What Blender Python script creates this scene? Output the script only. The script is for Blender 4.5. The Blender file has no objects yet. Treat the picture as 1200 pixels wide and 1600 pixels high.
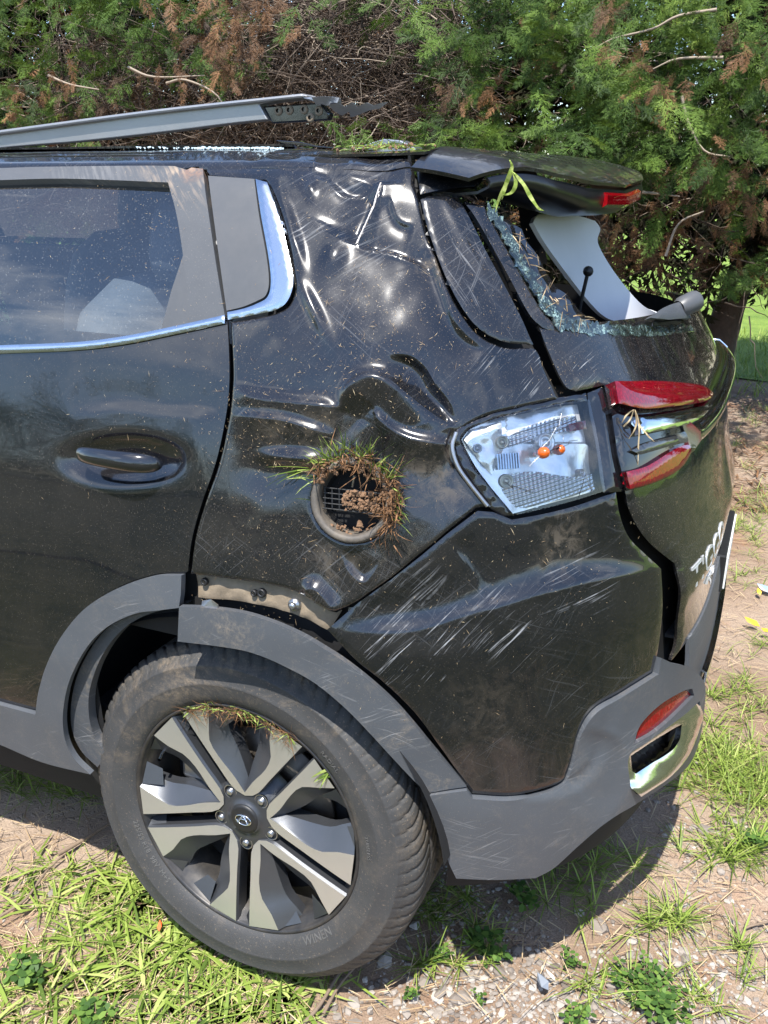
import bpy, bmesh, math, random
import numpy as np
from mathutils import Vector, Matrix, geometry, noise

random.seed(7); RNG = np.random.default_rng(7)
S = bpy.context.scene
COL = S.collection

# ---------------------------------------------------------------- camera
F, CAMP, YAW, PITCH = 1400.0, np.array([0.794, -1.112, 1.49]), -0.41, 0.36
fw = np.array([math.sin(YAW)*math.cos(PITCH), math.cos(YAW)*math.cos(PITCH), -math.sin(PITCH)])
rt = np.array([math.cos(YAW), -math.sin(YAW), 0.0]); up = np.cross(rt, fw)
cam = bpy.data.cameras.new('camera'); camo = bpy.data.objects.new('camera', cam); COL.objects.link(camo)
cam.sensor_fit = 'VERTICAL'; cam.sensor_height = 24; cam.lens = 24*F/1600
cam.clip_start = 0.05; cam.clip_end = 900
M = Matrix(((rt[0], up[0], -fw[0], CAMP[0]), (rt[1], up[1], -fw[1], CAMP[1]), (rt[2], up[2], -fw[2], CAMP[2]), (0, 0, 0, 1)))
camo.matrix_world = M
S.camera = camo
# ---------------------------------------------------------------- world and sun
SUN = np.array([0.07, -0.42, 0.88]); SUN /= np.linalg.norm(SUN)
w = bpy.data.worlds.new('World'); S.world = w; w.use_nodes = True
nt = w.node_tree; nt.nodes.clear()
sky = nt.nodes.new('ShaderNodeTexSky'); sky.sky_type = 'NISHITA'; sky.sun_disc = False
sky.sun_elevation = math.asin(SUN[2]); sky.sun_rotation = math.atan2(SUN[0], SUN[1])
sky.air_density = 1.0; sky.dust_density = 0.6; sky.ozone_density = 3.0
bg = nt.nodes.new('ShaderNodeBackground'); bg.inputs[1].default_value = 0.15
wo = nt.nodes.new('ShaderNodeOutputWorld')
# scattered bright clouds, added over the blue for the paint to mirror
tc = nt.nodes.new('ShaderNodeTexCoord'); cn = nt.nodes.new('ShaderNodeTexNoise')
cn.inputs['Scale'].default_value = 2.2; cn.inputs['Detail'].default_value = 7; cn.inputs['Roughness'].default_value = 0.6
cr_ = nt.nodes.new('ShaderNodeValToRGB'); cr_.color_ramp.elements[0].position = 0.56; cr_.color_ramp.elements[1].position = 0.80
mx = nt.nodes.new('ShaderNodeMixRGB'); mx.inputs[2].default_value = (10.5, 10.8, 11.4, 1)
nt.links.new(tc.outputs['Generated'], cn.inputs['Vector']); nt.links.new(cn.outputs[0], cr_.inputs[0])
nt.links.new(cr_.outputs[0], mx.inputs[0]); nt.links.new(sky.outputs[0], mx.inputs[1])
nt.links.new(mx.outputs[0], bg.inputs[0]); nt.links.new(bg.outputs[0], wo.inputs[0])
sl = bpy.data.lights.new('sun', 'SUN'); sl.energy = 4.6; sl.angle = math.radians(0.53); sl.color = (1, 0.96, 0.89)
so = bpy.data.objects.new('sun', sl); COL.objects.link(so)
so.rotation_euler = Vector(SUN).to_track_quat('Z', 'Y').to_euler(); so.location = (-3, -4, 9)
S.view_settings.view_transform = 'Standard'; S.view_settings.look = 'None'
S.view_settings.exposure = 1.0; S.view_settings.gamma = 1; S.view_settings.use_curve_mapping = False
S.render.engine = 'CYCLES'
S.cycles.max_bounces = 8; S.cycles.transparent_max_bounces = 12

# ---------------------------------------------------------------- helpers
def tag(o, label=None, cat=None, group=None, kind=None):
    if label: o['label'] = label
    if cat: o['category'] = cat
    if group: o['group'] = group
    if kind: o['kind'] = kind
    return o
def empty(name, loc=(0, 0, 0), parent=None):
    o = bpy.data.objects.new(name, None); COL.objects.link(o); o.location = loc; o.parent = parent; o.empty_display_size = 0.1
    return o
def mesh_obj(name, V, Fc, mat, parent=None, smooth=True, mats=None, mi=None):
    me = bpy.data.meshes.new(name)
    V = np.asarray(V, dtype=np.float32)
    if isinstance(Fc, np.ndarray):
        n, k = Fc.shape
        me.vertices.add(len(V)); me.vertices.foreach_set('co', V.ravel())
        me.loops.add(n*k); me.loops.foreach_set('vertex_index', Fc.astype(np.int32).ravel())
        me.polygons.add(n); me.polygons.foreach_set('loop_start', np.arange(0, n*k, k, dtype=np.int32))
        me.polygons.foreach_set('loop_total', np.full(n, k, dtype=np.int32)); me.update(calc_edges=True)
    else:
        me.from_pydata([tuple(map(float, v)) for v in V], [], [tuple(int(i) for i in f) for f in Fc]); me.update()
    if mats:
        for m in mats: me.materials.append(m)
    else: me.materials.append(mat)
    if mi is not None: me.polygons.foreach_set('material_index', np.asarray(mi, dtype=np.int32))
    me.polygons.foreach_set('use_smooth', np.full(len(me.polygons), smooth))
    o = bpy.data.objects.new(name, me); COL.objects.link(o); o.parent = parent
    return o
def solid(o, t, off=-1.0, bev=0.0, seg=2):
    m = o.modifiers.new('solid', 'SOLIDIFY'); m.thickness = t; m.offset = off
    if not bev: e = o.modifiers.new('split', 'EDGE_SPLIT'); e.split_angle = math.radians(50); e.use_edge_sharp = False
    if bev: bevel(o, bev, seg)
    return o
def bevel(o, wd, seg=2, ang=35):
    b = o.modifiers.new('bevel', 'BEVEL'); b.width = wd; b.segments = seg; b.limit_method = 'ANGLE'; b.angle_limit = math.radians(ang)
    return o
def set_mat4(o, m): o.matrix_local = m; return o
def catmull(P, n=6, closed=False):
    P = np.asarray(P, float); m = len(P); out = []
    rng = range(m if closed else m-1)
    for i in rng:
        p1, p2 = P[i], P[(i+1) % m]
        p0 = P[i-1] if (i > 0 or closed) else 2*p1-p2
        p3 = P[(i+2) % m] if (i+2 < m or closed) else 2*p2-p1
        for k in range(n):
            t = k/n
            out.append(0.5*((2*p1)+(-p0+p2)*t+(2*p0-5*p1+4*p2-p3)*t*t+(-p0+3*p1-3*p2+p3)*t**3))
    if not closed: out.append(P[-1])
    return np.array(out)
def join(*segs):
    out = []
    for s in segs:
        for p in s:
            if not out or np.hypot(p[0]-out[-1][0], p[1]-out[-1][1]) > 0.5: out.append((float(p[0]), float(p[1])))
    if np.hypot(out[0][0]-out[-1][0], out[0][1]-out[-1][1]) <= 0.5: out.pop()
    return np.array(out)
def resample(P, h, closed=True):
    P = np.asarray(P, float); out = []
    n = len(P)
    for i in range(n if closed else n-1):
        a, b = P[i], P[(i+1) % n]; k = max(1, int(round(np.hypot(*(b-a))/h)))
        for j in range(k): out.append(a+(b-a)*j/k)
    if not closed: out.append(P[-1])
    return np.array(out)
def inside(poly, q):
    x, y = q[:, 0], q[:, 1]; r = np.zeros(len(q), bool); n = len(poly)
    for i in range(n):
        x1, y1 = poly[i]; x2, y2 = poly[(i+1) % n]
        c = ((y1 > y) != (y2 > y))
        if c.any():
            xi = (x2-x1)*(y-y1)/((y2-y1) if y2 != y1 else 1e-9)+x1
            r ^= c & (x < xi)
    return r
def polydist(poly, q, closed=True):
    """distance, signed side and arc fraction to a polyline"""
    best = np.full(len(q), 1e9); side = np.zeros(len(q)); arc = np.zeros(len(q)); n = len(poly); acc = 0
    tot = sum(np.hypot(*(poly[(i+1) % n]-poly[i])) for i in range(n if closed else n-1))
    for i in range(n if closed else n-1):
        a, b = poly[i], poly[(i+1) % n]; d = b-a; L = np.hypot(*d)+1e-9
        t = np.clip(((q-a)@d)/L**2, 0, 1); pr = a+t[:, None]*d; dist = np.hypot(*(q-pr).T)
        m = dist < best; best[m] = dist[m]
        cr = d[0]*(q[:, 1]-a[1])-d[1]*(q[:, 0]-a[0]); side[m] = np.sign(cr[m]); arc[m] = ((acc+t*L)/tot)[m]; acc += L
    return best, side, arc

# ---------------------------------------------------------------- the car's base form: one implicit surface
ZY = [(0.05, .10), (.15, .055), (.25, .03), (.35, .012), (.5, 0.0), (.65, -.005), (.8, .002), (.9, .015), (1.0, .034), (1.1, .058), (1.2, .085), (1.27, .108),
      (1.33, .135), (1.4, .172), (1.47, .218), (1.51, .262), (1.53, .33), (1.54, .48), (1.545, .919)]
ZX = [(.1, .68), (.2, .72), (.3, .75), (.4, .76), (.48, .758), (.58, .745), (.68, .74), (.8, .742), (.95, .715), (1.05, .695), (1.12, .66), (1.2, .61), (1.3, .56), (1.4, .51), (1.5, .46), (1.6, .40)]
_zz = np.linspace(0, 1.7, 1701)
def _sm(tab, s):
    v = np.interp(_zz, [a for a, b in tab], [b for a, b in tab]); k = np.exp(-0.5*(np.arange(-3*s, 3*s+1)/s)**2); k /= k.sum()
    return np.convolve(np.pad(v, 3*s, mode='edge'), k, 'valid')
YS, XR = _sm(ZY, 12), _sm(ZX, 25)
YS = np.where(_zz > 1.5, np.interp(_zz, [a for a, b in ZY], [b for a, b in ZY]), YS)
YC, X0, NN = 0.92, -0.02, 3.0
def g(P):
    ys = np.interp(P[:, 2], _zz, YS); xr = np.interp(P[:, 2], _zz, XR)
    b = np.maximum(YC-ys, 1e-3)
    r = (np.maximum(P[:, 0]-X0, 0)/(xr-X0))**NN+(np.abs(YC-P[:, 1])/b)**NN-1
    return np.where(P[:, 2] > 1.5455, 50, r)
def grad(P):
    e = 4e-4; G = np.zeros_like(P)
    for k in range(3):
        d = np.zeros(3); d[k] = e; G[:, k] = g(P+d)-g(P-d)
    return G/np.maximum(np.linalg.norm(G, axis=1, keepdims=True), 1e-12)
def rays(q):
    q = np.asarray(q, float)
    d = fw[None]*F+(q[:, :1]-600)*rt[None]-(q[:, 1:2]-800)*up[None]
    return d/np.linalg.norm(d, axis=1, keepdims=True)
def hit(q):
    d = rays(q); ts = np.concatenate([np.linspace(0.75, 3.0, 150)])
    n = len(q); lo = np.full(n, -1.0); prev = None; bg_ = np.full(n, 1e9); bt = np.zeros(n)
    for t in ts:
        v = g(CAMP+d*t)
        m = (v < bg_); bg_[m] = v[m]; bt[m] = t
        if prev is not None:
            c = (lo < 0) & (prev > 0) & (v <= 0); lo[c] = t-(ts[1]-ts[0])
        prev = v
    miss = lo < 0
    a = np.where(miss, bt, lo); b = np.where(miss, bt, lo+(ts[1]-ts[0]))
    for _ in range(16):
        m = 0.5*(a+b); v = g(CAMP+d*m[:, None]); a = np.where(v > 0, m, a); b = np.where(v > 0, b, m)
    P = CAMP+d*(0.5*(a+b))[:, None]
    return P, grad(P)
def ground_at(x, y, z=0.0):
    d = rays([(x, y)])[0]; return CAMP+d*((z-CAMP[2])/d[2])
def at_y(x, y, Y):
    d = rays([(x, y)])[0]; return CAMP+d*((Y-CAMP[1])/d[1])
def topx(P):
    d = np.asarray(P, float)-CAMP; return np.stack([600+F*(d@rt)/(d@fw), 800-F*(d@up)/(d@fw)], -1)
def side(X, Z):
    """picture position of the side surface at X, Z (also outside the frame)"""
    ys = np.interp(Z, _zz, YS); xr = np.interp(Z, _zz, XR); u = max(X-X0, 0)/(xr-X0)
    y = YC-(YC-ys)*max(1-u**NN, 0)**(1/NN)
    return tuple(topx(np.array([[X, y, Z]]))[0])
def snoise(q, s, seed=0):
    return np.array([noise.noise(Vector((a/s+seed*7.3, b/s-seed*3.1, seed*1.7))) for a, b in q])
def tri_fill(poly, h, holes=()):
    rings = [resample(poly, h)]+[resample(hh, h) for hh in holes]
    x0, y0 = poly.min(0); x1, y1 = poly.max(0)
    gy = np.arange(y0, y1, h*0.87); pts = []
    for i, yy in enumerate(gy): pts.append(np.stack([np.arange(x0+(i % 2)*h/2, x1, h), np.full(len(np.arange(x0+(i % 2)*h/2, x1, h)), yy)], -1))
    pts = np.concatenate(pts); m = inside(poly, pts)
    pts = pts[m]; d = polydist(poly, pts)[0]; pts = pts[d > h*0.5]
    for hh in holes:
        hh = np.asarray(hh, float); k = (~inside(hh, pts)) & (polydist(hh, pts)[0] > h*0.5); pts = pts[k]
    vs, es = [], []
    for r in rings:
        n0 = len(vs); vs += [tuple(p) for p in r]; es += [(n0+i, n0+(i+1) % len(r)) for i in range(len(r))]
    vs += [tuple(p) for p in pts]
    ov, oe, of, *_ = geometry.delaunay_2d_cdt([Vector(v) for v in vs], es, [], 0, 1e-5, False)
    ov = np.array([tuple(v) for v in ov]); of = np.array([f for f in of if len(f) == 3])
    c = ov[of].mean(1); k = inside(poly, c)
    for hh in holes: k &= ~inside(np.asarray(hh, float), c)
    return ov, of[k]
def panel(name, poly, mat, parent, off=0.0, thick=0.004, h=7, holes=(), disp=None, roll=(0.003, 7), smooth=True, post=None):
    poly = np.asarray(poly, float); holes = [np.asarray(a, float) for a in holes]
    q, f = tri_fill(poly, h, holes)
    P, N = hit(q)
    o = np.full(len(q), float(off))
    if callable(disp): o = o+disp(q)
    if roll and h <= 6:
        d = polydist(poly, q)[0]
        for hh in holes: d = np.minimum(d, polydist(hh, q)[0])
        o -= min(roll[0], .0022)*np.clip(1-d/max(4.0, min(roll[1], 5)), 0, 1)**2
    V = P+N*o[:, None]
    if post is not None: V = post(q, V, N)
    a, b, c = V[f[:, 0]], V[f[:, 1]], V[f[:, 2]]
    fl = (np.cross(b-a, c-a)*(CAMP-a)).sum(1) < 0; f[fl] = f[fl][:, ::-1]
    ob = mesh_obj(name, V, f, mat, parent, smooth)
    if thick: solid(ob, thick)
    return ob
def tube_mesh(paths, radii, seg=5):
    V, Fc = [], []; n0 = 0
    for P, R in zip(paths, radii):
        P = np.asarray(P, float); n = len(P); R = np.broadcast_to(R, n)
        T = np.gradient(P, axis=0); T /= np.maximum(np.linalg.norm(T, axis=1, keepdims=True), 1e-9)
        a = np.cross(T, [0.31, 0.2, 0.93]); a /= np.maximum(np.linalg.norm(a, axis=1, keepdims=True), 1e-9); b = np.cross(T, a)
        th = np.arange(seg)*2*math.pi/seg
        ring = P[:, None]+R[:, None, None]*(np.cos(th)[None, :, None]*a[:, None]+np.sin(th)[None, :, None]*b[:, None])
        V.append(ring.reshape(-1, 3))
        i = np.arange(n-1)[:, None]*seg; j = np.arange(seg)[None]; k = (np.arange(seg)+1) % seg
        Fc.append(np.stack([i+j, i+k[None], i+seg+k[None], i+seg+j], -1).reshape(-1, 4)+n0); n0 += n*seg
    return np.concatenate(V), np.concatenate(Fc)
def tube(name, paths, radii, mat, parent=None, seg=6):
    V, f = tube_mesh(paths, radii, seg); return mesh_obj(name, V, f, mat, parent)
def lathe(profile, seg, axis='y'):
    """profile of (along, radius) turned about local y"""
    pr = np.asarray(profile, float); th = np.arange(seg)*2*math.pi/seg; n = len(pr)
    V = np.stack([pr[None, :, 1]*np.sin(th)[:, None], np.broadcast_to(pr[None, :, 0], (seg, n)), pr[None, :, 1]*np.cos(th)[:, None]], -1).reshape(-1, 3)
    i = (np.arange(seg)*n)[:, None]; i2 = (((np.arange(seg)+1) % seg)*n)[:, None]; j = np.arange(n-1)[None]
    return V, np.stack([i+j, i+j+1, i2+j+1, i2+j], -1).reshape(-1, 4)
def extrude2d(poly, y0, y1, hf=None):
    """poly in local x,z; front cap at y0 (outward, -y), back at y1"""
    n = len(poly); P = np.asarray(poly, float)
    yf = np.full(n, y0) if hf is None else np.array([y0+hf(p) for p in P])
    V = [(p[0], yf[i], p[1]) for i, p in enumerate(P)]+[(p[0], y1, p[1]) for p in P]
    Fc = [tuple(range(n))]+[(i, i+n, (i+1) % n+n, (i+1) % n) for i in range(n)]+[tuple(range(2*n-1, n-1, -1))]
    return V, Fc
def box(name, a, b, mat, parent=None, bev=0.0):
    x0, y0, z0 = a; x1, y1, z1 = b
    V = [(x0, y0, z0), (x1, y0, z0), (x1, y1, z0), (x0, y1, z0), (x0, y0, z1), (x1, y0, z1), (x1, y1, z1), (x0, y1, z1)]
    Fc = [(0, 3, 2, 1), (4, 5, 6, 7), (0, 1, 5, 4), (1, 2, 6, 5), (2, 3, 7, 6), (3, 0, 4, 7)]
    o = mesh_obj(name, V, Fc, mat, parent, False)
    if bev: bevel(o, bev)
    return o
def frame_px(x, y, off=0.0):
    """matrix whose x runs right along the surface, z up along it and y into it"""
    P, N = hit([(x, y)]); p, n = P[0]+N[0]*off, N[0]
    z = np.array([0, 0, 1.0]); z = z-n*(z@n); z /= np.linalg.norm(z); x_ = np.cross(-n, z)
    return Matrix(((x_[0], -n[0], z[0], p[0]), (x_[1], -n[1], z[1], p[1]), (x_[2], -n[2], z[2], p[2]), (0, 0, 0, 1)))
def text_mesh(s, size, depth=0.0):
    c = bpy.data.curves.new('txt', 'FONT'); c.body = s; c.size = size; c.extrude = depth; c.resolution_u = 3
    o = bpy.data.objects.new('txt', c); COL.objects.link(o); bpy.context.view_layer.update()
    me = o.to_mesh(); V = np.array([tuple(v.co) for v in me.vertices]); Fc = [tuple(p.vertices) for p in me.polygons]
    o.to_mesh_clear(); bpy.data.objects.remove(o); bpy.data.curves.remove(c)
    return V, Fc

# ---------------------------------------------------------------- materials
class MB:
    def __init__(s, name):
        s.m = bpy.data.materials.new(name); s.m.use_nodes = True; s.t = s.m.node_tree; s.b = s.t.nodes['Principled BSDF']
        s.tc = s.t.nodes.new('ShaderNodeTexCoord')
    def n(s, k): return s.t.nodes.new(k)
    def l(s, a, b): s.t.links.new(a, b)
    def p(s, **k):
        for a, v in k.items():
            a = {'base': 'Base Color', 'rough': 'Roughness', 'metal': 'Metallic', 'coat': 'Coat Weight', 'coatr': 'Coat Roughness', 'spec': 'Specular IOR Level', 'trans': 'Transmission Weight',
                 'alpha': 'Alpha', 'ior': 'IOR', 'sub': 'Subsurface Weight', 'emit': 'Emission Strength', 'emitc': 'Emission Color', 'aniso': 'Anisotropic'}[a]
            s.b.inputs[a].default_value = (*v, 1) if isinstance(v, tuple) and len(v) == 3 else v
        return s
    def mapping(s, rot=(0, 0, 0), scale=(1, 1, 1), loc=(0, 0, 0)):
        m = s.n('ShaderNodeMapping'); m.inputs['Rotation'].default_value = rot; m.inputs['Scale'].default_value = scale; m.inputs['Location'].default_value = loc
        s.l(s.tc.outputs['Object'], m.inputs[0]); return m.outputs[0]
    def strokes(s, ang, along, across, seed=0, wob=0.02):
        w_ = s.n('ShaderNodeVectorMath'); w_.operation = 'MULTIPLY_ADD'; nn = s.n('ShaderNodeTexNoise'); nn.inputs['Scale'].default_value = 5; s.l(s.tc.outputs['Object'], nn.inputs['Vector'])
        s.l(nn.outputs[1], w_.inputs[0]); w_.inputs[1].default_value = (wob, wob, wob); s.l(s.tc.outputs['Object'], w_.inputs[2])
        a = s.n('ShaderNodeMapping'); a.inputs['Rotation'].default_value = (0, ang, 0); a.inputs['Location'].default_value = (seed*3.7, 0, seed*1.3); s.l(w_.outputs[0], a.inputs[0])
        b = s.n('ShaderNodeMapping'); b.inputs['Scale'].default_value = (along, 8, across); s.l(a.outputs[0], b.inputs[0]); return b.outputs[0]
    def noise(s, scale, detail=4, rough=0.6, vec=None, dist=0.0):
        n = s.n('ShaderNodeTexNoise'); n.inputs['Scale'].default_value = scale; n.inputs['Detail'].default_value = detail; n.inputs['Roughness'].default_value = rough
        n.inputs['Distortion'].default_value = dist
        s.l(vec or s.tc.outputs['Object'], n.inputs['Vector']); return n.outputs[0]
    def vor(s, scale, vec=None, feat='F1', out=0):
        n = s.n('ShaderNodeTexVoronoi'); n.inputs['Scale'].default_value = scale; n.feature = feat
        s.l(vec or s.tc.outputs['Object'], n.inputs['Vector']); return n.outputs[out]
    def ramp(s, fac, a, b, ca=(0, 0, 0), cb=(1, 1, 1), mid=None):
        r = s.n('ShaderNodeValToRGB'); e = r.color_ramp.elements; e[0].position = a; e[1].position = b; e[0].color = (*ca, 1); e[1].color = (*cb, 1)
        for m in (mid or []):
            k = e.new(m[0]); k.color = (*m[1], 1)
        s.l(fac, r.inputs[0]); return r.outputs[0]
    def mix(s, fac, a, b, mode='MIX'):
        m = s.n('ShaderNodeMixRGB'); m.blend_type = mode
        for i, v in ((0, fac), (1, a), (2, b)):
            if hasattr(v, 'links'): s.l(v, m.inputs[i])
            elif isinstance(v, tuple): m.inputs[i].default_value = (*v, 1)
            else: m.inputs[i].default_value = v
        return m.outputs[0]
    def math(s, op, a, b=0.0, clamp=False):
        m = s.n('ShaderNodeMath'); m.operation = op; m.use_clamp = clamp
        for i, v in ((0, a), (1, b)):
            if hasattr(v, 'links'): s.l(v, m.inputs[i])
            else: m.inputs[i].default_value = v
        return m.outputs[0]
    def near(s, loc, r0, r1):
        """1 inside r0 of a place on the thing, 0 beyond r1"""
        v = s.n('ShaderNodeVectorMath'); v.operation = 'DISTANCE'; s.l(s.tc.outputs['Object'], v.inputs[0]); v.inputs[1].default_value = loc
        return s.ramp(v.outputs['Value'], r0, r1, (1, 1, 1), (0, 0, 0))
    def bump(s, h, dist=0.002, strength=1.0):
        b = s.n('ShaderNodeBump'); b.inputs['Distance'].default_value = dist; b.inputs['Strength'].default_value = strength; s.l(h, b.inputs['Height'])
        s.l(b.outputs[0], s.b.inputs['Normal']); return s
    def set(s, inp, v): s.l(v, s.b.inputs[{'base': 'Base Color', 'rough': 'Roughness', 'alpha': 'Alpha', 'metal': 'Metallic', 'coat': 'Coat Weight'}.get(inp, inp)]); return s

def paint(name, dust=0.3, scr=0.0, spots=(), base=(0.004, 0.005, 0.008), dirt=(), lowdust=0.0, glow=0.16, coat=1.0, tint=(0.24, 0.195, 0.145)):
    m = MB(name); m.p(coatr=0.028, spec=0.32); m.b.inputs['Coat IOR'].default_value = 1.52
    fine = m.ramp(m.noise(420, 2, 0.7), 0.60, 0.74)                      # specks
    film = m.ramp(m.noise(9, 5, 0.65), 0.35, 0.8)
    film = m.math('MULTIPLY', film, 0.10*dust)
    sp = m.math('MULTIPLY', fine, 0.55*dust)
    d = m.math('MAXIMUM', film, sp)
    if lowdust:
        x = m.n('ShaderNodeSeparateXYZ'); m.l(m.tc.outputs['Object'], x.inputs[0])
        lz = m.ramp(x.outputs[2], 0.35, 0.95, (1, 1, 1), (0, 0, 0)); d = m.math('ADD', d, m.math('MULTIPLY', m.math('MULTIPLY', lz, m.ramp(m.noise(60, 6, 0.8), 0.3, 0.8)), lowdust))
    for loc, r0, r1, amt in dirt:
        k = m.math('MULTIPLY', m.near(loc, r0, r1), m.ramp(m.noise(38, 6, 0.75, dist=0.6), 0.42, 0.62)); d = m.math('MAXIMUM', d, m.math('MULTIPLY', k, amt))
    col = m.mix(d, base, (0.24, 0.195, 0.145))
    rr = m.math('ADD', m.math('MULTIPLY', d, 0.7), glow, True)
    # fine swirl marks left by the roll, and deeper strokes where masked
    sw1 = m.ramp(m.noise(1, 2, 0.5, m.strokes(0.75, 7, 420, 1)), 0.60, 0.70)
    sw2 = m.ramp(m.noise(1, 2, 0.5, m.strokes(-0.55, 6, 380, 2, .05)), 0.61, 0.72)
    sw3 = m.ramp(m.noise(1, 2, 0.5, m.strokes(1.25, 5, 460, 3, .08)), 0.62, 0.72)
    swm = m.ramp(m.noise(6, 3, 0.6), 0.45, 0.65)
    sw = m.math('MULTIPLY', m.math('MULTIPLY', m.math('MAXIMUM', m.math('MAXIMUM', sw1, sw2), sw3), swm), scr*0.42)
    for k_, (loc, r0, r1, ang, amt) in enumerate(spots):
        st = m.ramp(m.noise(1, 2, 0.6, m.strokes(ang, 5, 270, 5+k_, .012)), 0.61, 0.69)
        s2 = m.ramp(m.noise(1, 2, 0.6, m.strokes(ang+.12, 8, 380, 15+k_, .012)), 0.62, 0.70)
        patch = m.ramp(m.noise(13, 4, 0.65), 0.44, 0.60)
        st = m.math('MULTIPLY', m.math('MULTIPLY', m.math('MAXIMUM', st, s2), patch), m.math('MULTIPLY', m.near(loc, r0, r1), amt)); sw = m.math('MAXIMUM', sw, st)
    col = m.mix(sw, col, (0.42, 0.43, 0.45)); m.set('base', col)
    m.set('rough', m.math('ADD', rr, m.math('MULTIPLY', sw, 0.35), True))
    m.l(m.math('SUBTRACT', coat, m.math('MULTIPLY', m.math('ADD', d, sw), 1.3), True), m.b.inputs['Coat Weight'])
    m.bump(m.math('ADD', m.math('MULTIPLY', sw, -0.15), m.math('MULTIPLY', m.noise(11, 2, 0.5), 0.8)), 0.0006, 0.5)
    return m.m
def simple(name, base, rough=0.5, metal=0.0, var=0.25, scale=30, bump=0.0, bscale=200, dust=0.0, **k):
    m = MB(name); m.p(rough=rough, metal=metal, **k)
    n = m.noise(scale, 5, 0.65); a = tuple(c*(1-var) for c in base); b = tuple(min(1, c*(1+var)) for c in base)
    c = m.mix(n, a, b)
    if dust:
        dd = m.math('MULTIPLY', m.ramp(m.noise(scale*0.5, 7, 0.75), 0.42, 0.75), dust); c = m.mix(dd, c, (0.30, 0.24, 0.17))
        m.set('rough', m.math('ADD', m.math('MULTIPLY', dd, 0.4), rough, True))
    m.set('base', c)
    if bump: m.bump(m.noise(bscale, 3, 0.6), bump)
    return m.m

qp = lambda x, y: tuple(float(v) for v in hit([(x, y)])[0][0])
M_door = paint('door_paint', 0.5, 0.05, lowdust=0.03, glow=.12)
M_quarter = paint('quarter_paint', 0.65, 0.32, spots=[(qp(560, 320), .02, .16, 0.5, 0.3), (qp(820, 590), .01, .10, 0.9, 0.9), (qp(470, 350), .01, .10, 0.6, 0.4)],
                  dirt=[(qp(690, 740), .02, .08, .30), (qp(500, 680), .02, .09, .2), (qp(675, 415), .0, .03, .9), (qp(430, 665), .0, .05, .3), (qp(520, 880), .0, .08, .25)], glow=0.17)
M_bumper = paint('bumper_paint', 0.35, 0.15, spots=[(qp(650, 1000), .02, .13, 0.85, .9), (qp(800, 970), .01, .09, 0.8, 0.8), (qp(900, 915), .01, .09, 0.3, 0.7), (qp(620, 930), .0, .09, 0.75, 0.5)],
                 dirt=[(qp(880, 850), .01, .07, .3), (qp(760, 1110), .03, .12, .10)], lowdust=0.02)
M_pillar = paint('pillar_paint', 0.8, 0.45, spots=[(qp(760, 460), .03, .16, -1.0, 0.35)], glow=.22)
M_gate = paint('tailgate_paint', 1.2, 0.12, spots=[(qp(900, 570), .01, .05, 0.9, 1.0)], lowdust=0.10)
M_spoiler = paint('spoiler_paint', 1.0, 0.4, glow=0.30, coat=.7)
M_under = simple('under_plastic', (0.010, 0.010, 0.012), 0.28, var=0.3, scale=20)
M_clad = simple('grey_cladding', (0.085, 0.090, 0.098), 0.46, var=0.15, scale=14, bump=0.0002, bscale=900, dust=0.10)
M_clad2 = simple('scuffed_cladding', (0.075, 0.079, 0.086), 0.46, var=0.25, scale=18, bump=0.0003, bscale=900, dust=0.22)
M_trim = simple('matt_trim', (0.075, 0.078, 0.084), 0.42, var=0.1, scale=40, bump=0.0001, bscale=1200, dust=0.04)
M_black = simple('black_plastic', (0.012, 0.012, 0.013), 0.5, var=0.3, scale=60)
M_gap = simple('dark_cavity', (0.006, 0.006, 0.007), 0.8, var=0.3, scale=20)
M_gloss = simple('gloss_black', (0.008, 0.008, 0.010), 0.12, var=0.3, scale=20, coat=1.0)
M_chrome = simple('bright_chrome', (0.78, 0.80, 0.84), 0.10, 1.0, var=0.06, scale=8)
M_badge = simple('badge_chrome', (0.85, 0.87, 0.9), 0.35, 0.6, var=0.03)
M_satin = simple('satin_metal', (0.55, 0.60, 0.68), 0.22, 1.0, var=0.08, scale=12, bump=0.0001, bscale=300)
M_rubber = simple('tyre_rubber', (0.045, 0.045, 0.046), 0.62, var=0.25, scale=25, bump=0.0003, bscale=500, dust=0.16)
M_rubberd = simple('muddy_rubber', (0.048, 0.047, 0.046), 0.75, var=0.3, scale=40, bump=0.0004, bscale=500, dust=0.35)
def muddy(name, base, amt, tan=(0.27, 0.205, 0.14), rough=.62):
    m = MB(name); n = m.noise(25, 5, .65); c = m.mix(n, tuple(v*.7 for v in base), tuple(v*1.3 for v in base))
    a = m.math('MULTIPLY', m.ramp(m.noise(7, 6, .7, dist=.8), .50, .66), m.ramp(m.noise(70, 6, .85), .38, .62)); x = m.n('ShaderNodeSeparateXYZ'); m.l(m.tc.outputs['Object'], x.inputs[0])
    up_ = m.ramp(x.outputs[2], -.1, .3, (.25, .25, .25), (1, 1, 1)); a = m.math('MULTIPLY', m.math('MULTIPLY', a, up_), amt); b = m.math('MULTIPLY', m.ramp(m.noise(210, 3, .8), .60, .68), amt*.55)
    m.set('base', m.mix(m.math('MAXIMUM', a, b), c, tan)); m.p(rough=rough, spec=.4); m.bump(m.math('ADD', m.noise(500, 3, .6), m.math('MULTIPLY', a, 2.0)), .0006); return m.m
M_rubber = muddy('sidewall_rubber', (0.046, 0.046, 0.047), .8); M_rubberd = muddy('tread_rubber', (0.050, 0.049, 0.048), 1.0)
M_letter = simple('raised_lettering', (0.085, 0.083, 0.080), .55, var=.2)
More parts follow.
